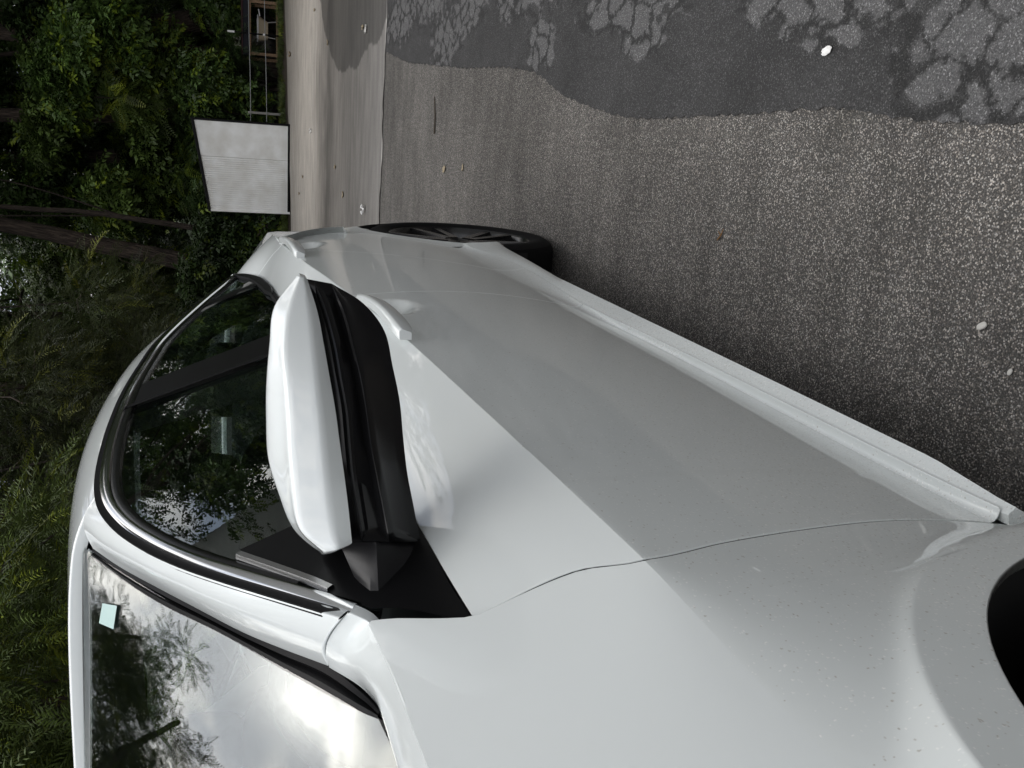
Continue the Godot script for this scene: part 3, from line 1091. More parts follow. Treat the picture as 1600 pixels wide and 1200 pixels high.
func build_mirror(car: Node) -> void:
	var top := [V(1.114, 1.0983, -0.8), V(1.0819, 1.1226, -0.7881), V(1.0417, 1.1285, -0.7775), V(1.0009, 1.1324, -0.7681), V(0.9593, 1.1333, -0.76), V(0.9168, 1.1317, -0.7531), V(0.8743, 1.1205, -0.7475), V(0.8322, 1.1044, -0.7431), V(0.7995, 1.0732, -0.74)]
	var crest := [V(1.1151, 1.0951, -0.79), V(1.083, 1.1104, -0.7584), V(1.0503, 1.1173, -0.7312), V(1.0167, 1.1163, -0.7084), V(0.9824, 1.1152, -0.69), V(0.9471, 1.1146, -0.6759), V(0.9102, 1.1127, -0.6662), V(0.8709, 1.1055, -0.6609), V(0.842, 1.0809, -0.66)]
	var round_ := [V(1.1145, 1.0902, -0.79), V(1.0832, 1.0874, -0.7572), V(1.0522, 1.0858, -0.7288), V(1.0211, 1.0846, -0.7047), V(0.9896, 1.083, -0.685), V(0.9571, 1.0811, -0.6697), V(0.9232, 1.0785, -0.6588), V(0.8872, 1.0745, -0.6522), V(0.8488, 1.0675, -0.65)]
	var seam := [V(1.113, 1.0861, -0.795), V(1.0826, 1.078, -0.7661), V(1.0515, 1.0736, -0.7406), V(1.0202, 1.0696, -0.7186), V(0.9886, 1.0654, -0.7), V(0.9561, 1.0621, -0.6848), V(0.9225, 1.0582, -0.6731), V(0.8872, 1.0542, -0.6648), V(0.8499, 1.0503, -0.66)]
	var blk := [V(1.1117, 1.079, -0.795), V(1.0821, 1.0695, -0.7656), V(1.0517, 1.0628, -0.74), V(1.0205, 1.0589, -0.7181), V(0.9889, 1.0545, -0.7), V(0.956, 1.0525, -0.6856), V(0.9219, 1.0499, -0.675), V(0.8861, 1.0447, -0.6681), V(0.848, 1.0384, -0.665)]
	var ridge := [V(1.1074, 1.0583, -0.8), V(1.0777, 1.0472, -0.7728), V(1.0466, 1.0406, -0.7488), V(1.0151, 1.0349, -0.7278), V(0.9831, 1.031, -0.71), V(0.9498, 1.0276, -0.6953), V(0.9158, 1.0216, -0.6838), V(0.8803, 1.015, -0.6753), V(0.8429, 1.0075, -0.67)]
	var bot := [V(1.1031, 1.0541, -0.82), V(1.0849, 1.0215, -0.8006), V(1.0561, 0.9989, -0.7825), V(1.0186, 0.9913, -0.7656), V(0.9806, 0.9846, -0.75), V(0.9418, 0.982, -0.7356), V(0.9026, 0.9784, -0.7225), V(0.8632, 0.9714, -0.7106), V(0.8229, 0.9641, -0.7)]
	var N := 60
	var smp := func(g: Array, d: Vector3) -> PackedVector3Array:
		var r := PackedVector3Array()
		for i in N + 1: r.append(sp(g, float(i) / N) + d * smoothstep(-0.01, 0.10, float(i) / N) * smoothstep(1.0, 0.96, float(i) / N))
		return r
	# white cap: rows over the top and down the front, rounded between the guides
	var g: Array = [smp.call(top, V(-0.004, -0.010, -0.035)), smp.call(top, Vector3.ZERO), smp.call(crest, Vector3.ZERO), smp.call(round_, Vector3.ZERO), smp.call(seam, Vector3.ZERO)]
	var mixed := func(a: PackedVector3Array, b2: PackedVector3Array, t: float) -> PackedVector3Array:
		var r := PackedVector3Array()
		for i in a.size(): r.append(a[i].lerp(b2[i], t))
		return r
	var fine: Array = [g[0], g[1], mixed.call(g[1], g[2], 0.80), mixed.call(mixed.call(g[1], g[3], 0.5), g[2], 0.97), mixed.call(g[2], g[3], 0.14), mixed.call(g[2], g[3], 0.72), mixed.call(mixed.call(g[2], g[4], 0.5), g[3], 0.94), mixed.call(g[3], g[4], 0.3), g[4]]
	var rows: Array = []
	for i in 33:
		var row := PackedVector3Array()
		for j in N + 1:
			var col: Array = []
			for k in fine.size(): col.append(fine[k][j])
			var q: Vector3 = sp(col, i / 32.0)
			row.append(q)
		# close the two ends with a rounded cap
		rows.append(row)
	for e in [0, 1]:
		var c := Vector3.ZERO
		for r in rows: c += r[0] if e == 0 else r[r.size() - 1]
		c /= rows.size()
		for st in 5:
			var a := (st + 1) / 5.0 * PI * 0.5
			var d := V(0.002, 0, -0.003) if e == 0 else V(-0.006, -0.001, -0.004)
			for i in rows.size():
				var r: PackedVector3Array = rows[i]
				var edge: Vector3 = r[st] if e == 0 else r[r.size() - 1 - st]
				var q := c + (edge - c) * cos(a) + d * sin(a)
				if e == 0: r.insert(0, q)
				else: r.append(q)
				rows[i] = r
	var cap := MB.new()
	cap.grid(rows, V(0, 0.6, 1))
	var lower_lip: Array = [PackedVector3Array(), PackedVector3Array()]
	for j in rows[0].size():
		lower_lip[0].append(rows[32][j])
		lower_lip[1].append(rows[32][j] + V(0, 0.0, -0.016))
	cap.grid(lower_lip, V(0, -1, 0))
	var caps := both("door_mirror", cap, M.paint, car)
	# black lower half with a groove and two ridges
	var lo := MB.new()
	var b: Array = [smp.call(seam, V(-0.001, 0.004, -0.022)), smp.call(seam, V(0, -0.002, -0.014)), smp.call(blk, V(0, 0.003, -0.012)), smp.call(blk, V(0, 0.0005, 0.001)), smp.call(blk, V(0, -0.0015, 0.003)), smp.call(blk, V(0, -0.005, 0.001)), smp.call(blk, V(0, -0.010, -0.008)), smp.call(ridge, V(0, 0.006, -0.006)), smp.call(ridge, V(0, 0.002, 0.002)), smp.call(ridge, V(0, -0.0005, 0.004)), smp.call(ridge, V(0, -0.004, 0.002)), smp.call(ridge, V(0, -0.009, -0.005)), smp.call(bot, V(0, 0.012, 0.006)), smp.call(bot, V(0, 0.003, 0.001)), smp.call(bot, Vector3.ZERO), smp.call(bot, V(-0.01, 0.002, -0.06))]
	# close the inner end
	for k in b.size() - 1: lo.grid([b[k], b[k + 1]], V(0, -0.3, 1) if k < 13 else V(0, -1, 0))
	lo.weld(28.0)
	var c2 := Vector3.ZERO
	var q2: Array = []
	for k in b.size(): q2.append(b[k][N])
	lo.face(q2, V(-1, 0, 0.3).normalized())
	for k in 2: obj("mirror_cover", lo if k == 0 else mirrored(lo), M.gloss_black, caps[k])
	# arm to the base
	var so := [V(0.8246, 1.055, -0.700), V(0.8378, 1.0282, -0.671), V(0.8415, 1.0226, -0.666), V(0.8345, 1.004, -0.676), V(0.8323, 0.9964, -0.683), V(0.8213, 0.9648, -0.702), V(0.80, 0.985, -0.76), V(0.80, 1.05, -0.76)]
	var si := [V(0.797, 1.043, -0.672), V(0.799, 1.034, -0.631), V(0.802, 1.026, -0.626), V(0.81, 1.003, -0.646), V(0.814, 0.990, -0.656), V(0.822, 0.967, -0.686), V(0.80, 0.985, -0.74), V(0.79, 1.04, -0.74)]
	var arm := MB.new()
	for k in so.size():
		var k2 := (k + 1) % so.size()
		var r0 := PackedVector3Array()
		var r1 := PackedVector3Array()
		for i in 7:
			var t := i / 6.0 * 1.25 - 0.25
			r0.append(so[k].lerp(si[k], t))
			r1.append(so[k2].lerp(si[k2], t))
		var out: Vector3 = (so[k] + so[k2]) * 0.5 - V(0.815, 1.005, -0.71)
		arm.grid([r0, r1], out)
	arm.weld(25.0)
	for k in 2: obj("mirror_arm", arm if k == 0 else mirrored(arm), M.arm, caps[k])
	var back := MB.new()
	var r0 := PackedVector3Array()
	var r1 := PackedVector3Array()
	for j in N + 1:
		r0.append(g[0][j])
		r1.append(b[b.size() - 1][j])
	back.grid([r0, r1], V(0, 0, -1))
	for k in 2: obj("mirror_back", back if k == 0 else mirrored(back), M.black, caps[k])
	var mg := MB.new()
	var m0 := PackedVector3Array()
	var m1 := PackedVector3Array()
	for j in range(7, N - 6):
		m0.append(r0[j].lerp(r1[j], 0.14) + V(0, 0, -0.003))
		m1.append(r0[j].lerp(r1[j], 0.78) + V(0, 0, -0.003))
	mg.grid([m0, m1], V(0, 0, -1))
	for k in 2: obj("mirror_glass", mg if k == 0 else mirrored(mg), M.mirror, caps[k])

func build_wheel(car: Node, z: float, side: float) -> void:
	var R := 0.335
	var ty := MB.new()
	# tyre profile from the inner to the outer bead
	var pr := [P(-0.225, 0.245), P(-0.230, 0.285), P(-0.222, 0.318), P(-0.200, R - 0.003), P(-0.115, R), P(-0.030, R - 0.003), P(-0.008, 0.322), P(0.004, 0.300), P(0.006, 0.275), P(-0.004, 0.252), P(-0.016, 0.244)]
	ty.lathe_x(pr, Vector3.ZERO, 72)
	ty.weld(35.0)
	for k in 3:  # tread grooves
		pass
	var turn := Transform3D(Basis(V(side, 0, 0), V(0, 1, 0), V(0, 0, 1)), V(0.924 * side, R, z))
	var t2 := MB.new()
	t2.append(ty, turn)
	var tyre := obj("wheel", t2, M.rubber, car)
	var rim := MB.new()
	rim.lathe_x([P(-0.012, 0.250), P(-0.006, 0.2495), P(-0.005, 0.244), P(-0.012, 0.238), P(-0.05, 0.226), P(-0.20, 0.222)], Vector3.ZERO, 72, false)
	rim.weld(35.0)
	rim.lathe_x([P(-0.030, 0.070), P(-0.022, 0.064), P(-0.020, 0.035), P(-0.026, 0.030), P(-0.028, 0.0)], Vector3.ZERO, 36, false)
	var r2 := MB.new()
	r2.append(rim, turn)
	obj("rim", r2, M.wheel, tyre)
	for k in 5:
		for e in [-1.0, 1.0]:
			var a: float = TAU * k / 5.0 + 0.3
			var sm := MB.new()
			var rows: Array = []
			var q := [P(-0.5, -0.020), P(-0.42, -0.002), P(0.42, -0.002), P(0.5, -0.020), P(0.4, -0.038)]
			for m in q: rows.append(PackedVector3Array())
			for i in 9:
				var u := i / 8.0
				var rr := lerpf(0.05, 0.243, u)
				var off: float = e * lerpf(0.012, 0.052, u)
				var wdt := lerpf(0.036, 0.026, u)
				for m in q.size():
					var lx: float = q[m].y + (-0.016 + 0.010 * u)
					var ty2: float = off + q[m].x * wdt
					var d1 := V(0, sin(a), cos(a))
					var d2 := V(0, cos(a), -sin(a))
					rows[m].append(turn * (V(lx, 0, 0) + d1 * rr + d2 * ty2))
			for m in 4: sm.grid([rows[m], rows[m + 1]], V(side, 0, 0))
			sm.grid([rows[4], rows[0]], V(-side, 0, 0))
			sm.weld(20.0)
			obj("spoke", sm, M.wheel, tyre)
	var ds := MB.new()
	ds.lathe_x([P(-0.085, 0.0), P(-0.085, 0.155), P(-0.11, 0.155), P(-0.11, 0.0)], Vector3.ZERO, 40, false)
	var d3 := MB.new()
	d3.append(ds, turn)
	obj("brake_disc", d3, M.disc, tyre)

func rounded(mb: MB, c: Vector3, s: Vector3, rot := Vector3.ZERO, pw := 4.0) -> void:
	var B := Basis.from_euler(rot)
	var rows: Array = []
	for i in 13:
		var t := PI * i / 12.0
		var row := PackedVector3Array()
		for j in 25:
			var p := TAU * j / 24.0
			var d := V(sin(t) * cos(p), cos(t), sin(t) * sin(p))
			var k := pow(pow(absf(d.x), pw) + pow(absf(d.y), pw) + pow(absf(d.z), pw), -1.0 / pw)
			row.append(c + B * (d * k * s * 0.5))
		rows.append(row)
	var s0 := mb.v.size()
	mb.grid(rows, V(0, 1, 0))
	for i in range(s0, mb.v.size()):
		pass

func build_cabin(car: Node) -> void:
	for x in [0.36, -0.36]:
		var sb := MB.new()
		rounded(sb, V(x, 0.50, -1.42), V(0.52, 0.22, 0.56))
		rounded(sb, V(x, 0.80, -1.78), V(0.50, 0.66, 0.18), V(-0.22, 0, 0))
		var st := obj("seat", sb, M.seat, car)
		var hb := MB.new()
		rounded(hb, V(x, 1.20, -1.86), V(0.27, 0.19, 0.12), V(-0.15, 0, 0))
		hb.tube([V(x - 0.05, 1.0, -1.82), V(x - 0.05, 1.15, -1.86)], [0.006, 0.006], 6)
		hb.tube([V(x + 0.05, 1.0, -1.82), V(x + 0.05, 1.15, -1.86)], [0.006, 0.006], 6)
		obj("headrest", hb, M.seat, st)
	var bb := MB.new()
	rounded(bb, V(0, 0.52, -2.45), V(1.36, 0.24, 0.52))
	rounded(bb, V(0, 0.82, -2.78), V(1.36, 0.60, 0.18), V(-0.35, 0, 0))
	for x in [-0.38, 0.38]: rounded(bb, V(x, 1.12, -2.90), V(0.26, 0.15, 0.11))
	obj("rear_bench", bb, M.seat, car)
	var dbm := MB.new()
	rounded(dbm, V(0, 0.84, -0.72), V(1.50, 0.26, 0.52), V(0.08, 0, 0), 6.0)
	rounded(dbm, V(0, 0.55, -1.1), V(0.24, 0.24, 1.1))
	obj("dashboard", dbm, M.seat, car)
	var wh := MB.new()
	var ring: Array = []
	var rad: Array = []
	for i in 37:
		var t := TAU * i / 36.0
		ring.append(V(0.36, 0.92, -1.06) + Basis.from_euler(V(-0.42, 0, 0)) * V(cos(t) * 0.185, sin(t) * 0.185, 0))
		rad.append(0.016)
	wh.tube(ring, rad, 8, false)
	wh.box(V(0.36, 0.92, -1.04), V(0.34, 0.05, 0.03), 0.01)
	wh.tube([V(0.36, 0.91, -1.04), V(0.36, 0.86, -0.8)], [0.05, 0.06], 10)
	obj("steering_wheel", wh, M.black, car)
	var rm := MB.new()
	rounded(rm, V(0, 1.29, -1.06), V(0.25, 0.07, 0.04))
	rm.tube([V(0, 1.31, -1.05), V(0, 1.355, -1.04)], [0.01, 0.01], 6)
	obj("rear_view_mirror", rm, M.black, car)
	# inner pillars
	for sx in [1.0, -1.0]:
		for q in [[V(0.755, 0.9, -1.78), V(0.70, 1.15, -1.75), V(0.655, 1.345, -1.70), 0.045], [V(0.73, 1.0, -2.75), V(0.68, 1.2, -2.45), V(0.64, 1.30, -2.2), 0.05], [V(0.65, 0.98, -0.72), V(0.57, 1.17, -1.02), V(0.545, 1.30, -1.21), 0.02]]:
			var ip := MB.new()
			var pts: Array = []
			for k in 3: pts.append(V(q[k].x * sx, q[k].y, q[k].z))
			ip.tube(pts, [q[3], q[3] * 0.95, q[3] * 0.9], 8)
			obj("pillar_lining", ip, M.lining, car)

# ------------------------------------------------------------------ plants
func leaf_cluster(kind: int, sd: int) -> ArrayMesh:
	var mb := MB.new()
	var rg := RandomNumberGenerator.new()
	rg.seed = sd
	var blade := func(p: Vector3, d: Vector3, up: Vector3, ln: float, wd: float) -> void:
		var s := d.cross(up).normalized()
		var nn := s.cross(d).normalized()
		var a := mb.add(p, nn)
		var b := mb.add(p + d * ln * 0.45 + s * wd + nn * wd * 0.35, (nn - s * 0.4).normalized())
		var c := mb.add(p + d * ln - up * ln * 0.12, nn)
		var e := mb.add(p + d * ln * 0.45 - s * wd + nn * wd * 0.35, (nn + s * 0.4).normalized())
		mb.tri(a, b, c)
		mb.tri(a, c, e)
	if kind == 0:      # broad leaves along a drooping twig
		for k in 11:
			var t := k / 10.0
			var p := V(0.0, -0.05 * t * t, 0.28 * t - 0.14)
			var side := 1.0 if k % 2 == 0 else -1.0
			var d := V(side * 0.9, rg.randf_range(-0.5, 0.25), 0.55 + rg.randf_range(-0.3, 0.3)).normalized()
			var up := V(rg.randf_range(-0.4, 0.4), 1.0, rg.randf_range(-0.4, 0.4)).normalized()
			blade.call(p, d, up, rg.randf_range(0.07, 0.115), rg.randf_range(0.018, 0.030))
	elif kind == 1:    # feathery sprays
		for k in 22:
			var t := k / 21.0
			var p := V(0.02 * sin(t * 5.0), -0.10 * t * t, 0.34 * t - 0.10)
			var side := 1.0 if k % 2 == 0 else -1.0
			var d := V(side * 0.75, rg.randf_range(-0.15, 0.35), 0.8).normalized()
			blade.call(p, d, V(rg.randf_range(-0.5, 0.5), 1, 0).normalized(), rg.randf_range(0.06, 0.12) * (1.1 - t * 0.6), 0.0055)
	elif kind == 2:    # leaflets in pairs along a frond
		for k in 20:
			var t := (k / 2) / 9.0
			var side := 1.0 if k % 2 == 0 else -1.0
			var d := V(side, -0.12, 0.35).normalized()
			blade.call(V(0, -0.09 * t * t, 0.36 * t - 0.12), d, V(side * 0.2, 1, 0.1).normalized(), 0.085 * sin(0.5 + t * 2.3), 0.012)
	else:              # blades of grass
		for k in 12:
			var p := V(rg.randf_range(-0.08, 0.08), 0, rg.randf_range(-0.08, 0.08))
			blade.call(p, V(rg.randf_range(-0.45, 0.45), 1, rg.randf_range(-0.45, 0.45)).normalized(), V(rg.randf_range(-1, 1), 0.1, rg.randf_range(-1, 1)).normalized(), rg.randf_range(0.06, 0.13), 0.004)
	return mb.mesh()

var LC: Array = []

func leaves(parent: Node, called: String, kind: int, clumps: Array, size: float, tone: Color, vary: float, sd: int) -> MultiMeshInstance3D:
	# clumps: [centre, radii, count]
	var rg := RandomNumberGenerator.new()
	rg.seed = sd
	var total := 0
	for c in clumps: total += c[2]
	var mm := MultiMesh.new()
	mm.transform_format = MultiMesh.TRANSFORM_3D
	mm.use_colors = true
	mm.mesh = LC[kind]
	mm.instance_count = total
	var i := 0
	for c in clumps:
		var tint := rg.randf_range(1.0 - vary, 1.0 + vary)
		var yel := rg.randf()
		for k in int(c[2]):
			var d := V(rg.randfn(), rg.randfn(), rg.randfn()).normalized()
			var r := pow(rg.randf(), 0.45)
			var p: Vector3 = c[0] + d * r * (c[1] as Vector3)
			var out := V(d.x, d.y * 0.4 - 0.25, d.z).normalized()
			var b := Basis.looking_at(-out, V(rg.randf_range(-0.4, 0.4), 1, rg.randf_range(-0.4, 0.4)))
			b = b * Basis.from_euler(V(rg.randf_range(-0.5, 0.5), rg.randf_range(-0.6, 0.6), rg.randf_range(-0.8, 0.8)))
			var s := size * rg.randf_range(0.45, 1.0)
			mm.set_instance_transform(i, Transform3D(b.scaled(V(s, s, s)), p))
			var f := tint * rg.randf_range(0.5, 1.7)
			var q := Color(tone.r * f, tone.g * f, tone.b * f)
			if rg.randf() < 0.06 + 0.22 * yel * yel: q = Color(q.r * 1.9 + 0.03, q.g * 1.6 + 0.035, q.b * 0.7)
			mm.set_instance_color(i, q)
			i += 1
	var o := MultiMeshInstance3D.new()
	o.multimesh = mm
	o.material_override = M.leaf
	o.name = called if parent != self else numbered(called)
	o.set_meta("kind", "stuff")
	parent.add_child(o, true)
	return o

func tree(called: String, label: String, at: Vector3, path: Array, r0: float, clumps: Array, kind: int, size: float, tone: Color, group: String, sd: int, vary := 0.35, twigs := 0) -> void:
	var t := thing(called, label, "tree", at, group)
	var rg := RandomNumberGenerator.new()
	rg.seed = sd * 7 + 1
	var pts: Array = []
	var rad: Array = []
	for i in 19:
		var u := i / 18.0
		pts.append(sp(path, u) + V(rg.randf_range(-0.02, 0.02), 0, rg.randf_range(-0.02, 0.02)) * (0.0 if i == 0 else 1.0))
		rad.append(r0 * (lerpf(1.0, 0.35, u) + 0.45 * exp(-u * 18.0)))
	var mb := MB.new()
	mb.tube(pts, rad, 12, true, 0.08, sd)
	mb.weld(80.0)
	obj("trunk", mb, M.bark, t)
	for c in clumps.slice(0, mini(9, clumps.size())):
		var u2 := rg.randf_range(0.25, 0.95)
		var s: Vector3 = sp(path, u2)
		var e: Vector3 = c[0]
		var bb := MB.new()
		var mid := s.lerp(e, 0.5) + V(rg.randf_range(-0.2, 0.2), rg.randf_range(0.0, 0.35), rg.randf_range(-0.2, 0.2))
		var bp: Array = []
		var br: Array = []
		for k in 8:
			bp.append(sp([s, mid, e], k / 7.0))
			br.append(lerpf(r0 * 0.28, 0.008, k / 7.0))
		bb.tube(bp, br, 6)
		obj("branch", bb, M.bark, t)
	if twigs > 0:
		var tw := MB.new()
		for k in twigs:
			var c: Array = clumps[rg.randi() % clumps.size()]
			var p: Vector3 = c[0] + V(rg.randfn(), rg.randfn(), rg.randfn()) * (c[1] as Vector3) * 0.45
			var d := V(rg.randfn(), rg.randfn() * 0.7, rg.randfn()).normalized()
			var l := rg.randf_range(0.3, 0.9)
			var q: Array = [p]
			for m in 4: q.append(q[m] + (d + V(rg.randfn(), rg.randfn(), rg.randfn()) * 0.3) * l * 0.25)
			tw.tube(q, [0.009, 0.007, 0.006, 0.004, 0.002], 4, false)
		var to := obj("twigs", tw, M.twig_pale, t)
		to.set_meta("kind", "stuff")
	leaves(t, "crown", kind, clumps, size, tone, vary, sd)

func crown(c: Vector3, r: Vector3, n: int, per0: int, sd: int, cr := 0.75) -> Array:
	var per := per0 * 1.7
	var rg := RandomNumberGenerator.new()
	rg.seed = sd * 13 + 5
	var L: Array = []
	for k in n:
		var d := V(rg.randfn(), rg.randfn(), rg.randfn()).normalized() * pow(rg.randf(), 0.4)
		var s := rg.randf_range(0.6, 1.25) * cr
		L.append([c + d * r, V(s, s * 0.62, s), int(per * s * s / (cr * cr))])
	return L

func build_woods() -> void:
	for k in 4: LC.append(leaf_cluster(k, 50 + k))
	M.twig_pale = mat(lin(0.14, 0.115, 0.095), 0.9)
	var deep := Color(0.042, 0.074, 0.020)
	var mid := Color(0.064, 0.112, 0.025)
	var olive := Color(0.048, 0.062, 0.022)
	var fresh := Color(0.076, 0.112, 0.023)
	# the leaning trunk and the trees that can be told apart
	tree("leaning_tree", "tall tree whose thick bare trunk leans behind the white car", V(-1.50, 0, -15.2), [V(0, -0.1, 0), V(0.16, 0.7, 0), V(0.50, 2.4, 0), V(0.86, 4.2, 0.1), V(1.35, 7.0, 0.3), V(1.7, 10.5, 0.2)], 0.155, crown(V(1.2, 8.5, 0), V(2.8, 2.6, 2.6), 20, 150, 3, 1.0), 0, 1.25, mid, "", 3)
	tree("slender_tree", "slim reddish trunk rising just beside the white metal bin", V(-0.75, 0, -14.8), [V(0, -0.1, 0), V(0.02, 0.5, 0), V(0.30, 2.2, 0), V(0.40, 4.5, 0), V(0.3, 8, 0.3)], 0.05, crown(V(0.3, 6.0, 0), V(1.8, 2.2, 1.8), 14, 130, 4, 0.8), 0, 1.1, deep, "", 4)
	tree("forked_tree", "brown split trunk standing right behind the open wooden rack", V(1.98, 0, -15.6), [V(0, -0.1, 0), V(0.05, 0.8, 0), V(0.10, 1.7, 0), V(0.12, 3.5, 0.1), V(0.3, 7.5, 0)], 0.17, crown(V(0.2, 6.3, 0), V(2.4, 2.4, 2.4), 18, 150, 5, 0.9) + crown(V(-0.2, 2.7, 0.8), V(0.9, 0.8, 0.4), 12, 120, 55, 0.5), 0, 1.2, mid, "", 5)
	tree("dark_trunk_tree", "broad dark trunk leaning over the top of the wooden rack", V(2.75, 0, -16.3), [V(0, -0.1, 0), V(-0.05, 0.8, 0), V(-0.3, 1.9, 0.1), V(-0.4, 4.0, 0.2), V(-0.2, 8.0, 0)], 0.24, crown(V(-0.3, 6.6, 0), V(2.6, 2.6, 2.6), 18, 150, 6, 0.9) + crown(V(0.0, 2.9, 0.9), V(1.2, 0.9, 0.4), 14, 120, 56, 0.5), 0, 1.2, deep, "", 6)
	tree("sapling_tree", "thin broken pale stem between the two trunks by the rack", V(1.62, 0, -15.0), [V(0, -0.1, 0), V(-0.05, 0.9, 0), V(-0.25, 1.6, 0), V(-0.2, 2.6, 0)], 0.025, crown(V(-0.2, 2.3, 0), V(0.6, 0.7, 0.6), 6, 60, 7, 0.4), 2, 1.0, fresh, "", 7)
	# feathery trees close behind the car, seen over its roof
	var cy := [[V(-3.2, 0, -6.2), fresh, 1, 11], [V(-4.4, 0, -4.9), fresh, 1, 12], [V(-3.0, 0, -9.4), olive, 1, 13], [V(-5.2, 0, -9.0), olive, 1, 14], [V(-6.8, 0, -7.0), mid, 1, 15], [V(-2.4, 0, -11.8), olive, 1, 16]]
	var cl := ["feathery tree with fresh green sprays hanging over the car roof's front", "fresh green feathery tree farthest along behind the windscreen", "grey-brown twiggy evergreen behind the middle of the car roof", "dull olive evergreen with many bare twigs behind the roof", "mid-green feathery evergreen deepest behind the fresh green sprays", "brownish twiggy evergreen just beside the leaning trunk"]
	for k in cy.size():
		var c: Array = cy[k]
		var cc := crown(V(0.3, 2.4, 0), V(1.5, 1.3, 1.5), 16, 120, c[3], 0.62) + crown(V(0, 5.6, 0), V(1.9, 3.0, 1.9), 22, 110, c[3] + 40, 0.75) + crown(V(0.3, 10.4, 0.2), V(1.9, 3.4, 1.9), 26, 100, c[3] + 70, 0.75)
		tree("evergreen_tree", cl[k], c[0], [V(0, -0.1, 0), V(0.05, 1.5, 0.05), V(0.1, 5.0, 0), V(0.2, 13.5, 0)], 0.13, cc, c[2], 1.25, c[1], "feathery evergreens behind the car", c[3], 0.4, 150 if k in [2, 3, 5] else 40)
	# broad-leaved trees along the far edge
	var far := [V(-4.6, 0, -15.5), V(-6.6, 0, -13.2), V(-2.8, 0, -17.5), V(0.4, 0, -17.4), V(3.9, 0, -17.2), V(5.2, 0, -15.4), V(-8.6, 0, -11.4), V(-0.6, 0, -20.0), V(2.2, 0, -20.4), V(-5.2, 0, -20.2), V(-9.6, 0, -16.4), V(5.6, 0, -20.6), V(-8.2, 0, -4.2), V(-8.8, 0, -0.6), V(1.0, 0, -15.9)]
	var fl := ["broad-leaved tree at the far left behind the twiggy evergreens", "tall leafy tree between the evergreens and the leaning trunk's foot", "dark leafy tree a little left of the leaning trunk and behind it", "leafy tree right behind the white metal bin", "leafy tree beyond the right end of the wooden rack", "bright leafy tree at the picture's edge beside the rack", "leafy tree over the windscreen's far corner, behind all evergreens", "tall tree in the second row behind the white bin", "tall tree in the second row behind the wooden rack", "tall tree in the second row left of the leaning trunk", "deepest tree behind the roof's front end", "tree in the second row beyond the rack's right end", "tall tree mirrored in the windscreen, beside the car's far side", "tall tree mirrored in the windscreen's lower corner", "low-branched tree between the white bin and the wooden rack"]
	for k in far.size():
		var q: Vector3 = far[k]
		var h := 8.5 + 1.7 * sin(k * 2.3)
		var cc := crown(V(0, h * 0.62, 0), V(2.0, h * 0.32, 2.0), 24, 60 if k in [4, 5, 11] else 130, 100 + k, 0.9)
		if k < 12 or k == 14: cc += crown(V(0, 2.5, 0.4), V(1.7, 1.4, 1.0), 16, 130, 140 + k, 0.6)
		tree("leafy_tree", fl[k], q, [V(0, -0.1, 0), V(0.1 * sin(k), 1.6, 0), V(0.25 * cos(k * 3), 4.5, 0.1), V(0.1, h, 0)], 0.10 + 0.05 * absf(sin(k * 1.7)), cc, [0, 2, 0][k % 3], 1.2, [mid, deep, fresh, deep][k % 4].lerp(mid, 0.4), "broad-leaved trees along the far edge", 200 + k)
	# shrubs below them
	var sh := [V(-0.9, 0, -14.4), V(0.2, 0, -14.9), V(1.15, 0, -14.9), V(1.7, 0, -15.4), V(3.3, 0, -15.6), V(4.3, 0, -15.0), V(-2.1, 0, -14.4), V(-3.6, 0, -13.9), V(-5.0, 0, -13.0), V(-6.2, 0, -11.2), V(-7.2, 0, -9.4), V(2.3, 0, -17.5), V(0.6, 0, -16.4)]
	var sl := ["dark shrub left of the white metal bin", "dark shrub hidden mostly behind the white bin", "dark shrub behind the low rail, next to the bin", "dark shrub behind the rail, next to the rack", "shrub beyond the rack's right post", "shrub at the edge of the picture beyond the rack", "shrub at the leaning trunk's foot, behind the car's tail", "shrub left of the leaning trunk, behind the rear window", "shrub under the twiggy evergreens", "shrub deep behind the car roof", "shrub behind the roof's front end", "shrub behind the two trunks of the rack", "shrub in the gap between bin and rack, farther back"]
	for k in sh.size():
		var t := thing("shrub", sl[k], "shrub", sh[k], "dark shrubs at the edge of the wood")
		var stem := MB.new()
		for m in 5:
			var a := TAU * m / 5.0
			stem.tube([V(0, -0.02, 0), V(0.15 * cos(a), 0.5, 0.15 * sin(a)), V(0.4 * cos(a), 1.2, 0.4 * sin(a))], [0.02, 0.014, 0.006], 5)
		obj("stem", stem, M.bark, t)
		leaves(t, "foliage", [0, 2, 0, 1][k % 4], crown(V(0, 0.85, 0), V(0.75, 0.7, 0.5), 14, 85, 300 + k, 0.45), 1.0, deep.lerp(mid, 0.3 * (k % 3)), 0.4, 400 + k)
	# the far wood that reads as one mass
	var big: Array = []
	var rg := RandomNumberGenerator.new()
	rg.seed = 99
	for k in 250:
		var a := lerpf(-1.5, 0.45, rg.randf()) if k < 170 else lerpf(-0.5, 0.1, rg.randf())
		var d := rg.randf_range(23.0, 30.0)
		big.append([V(sin(a) * d, rg.randf_range(0.2, (8.5 if a < -0.05 else 5.0) if k < 170 else 3.5), -cos(a) * d + 1.0), V(1.9, 1.4, 1.9), 120])
	var w := leaves(self, "far_woods", 0, big, 2.4, deep, 0.4, 77)
	w.set_meta("kind", "stuff")
	w.set_meta("label", "dark wood filling the background behind all trees")
	w.set_meta("category", "woods")
	# verge grass and undergrowth
	var gr: Array = []
	for k in 60:
		var x := rg.randf_range(-3.0, 4.5)
		gr.append([V(x, 0.0, -13.45 - 0.30 * x + rg.randf_range(-0.5, 0.02)), V(0.25, 0.005, 0.15), 40])
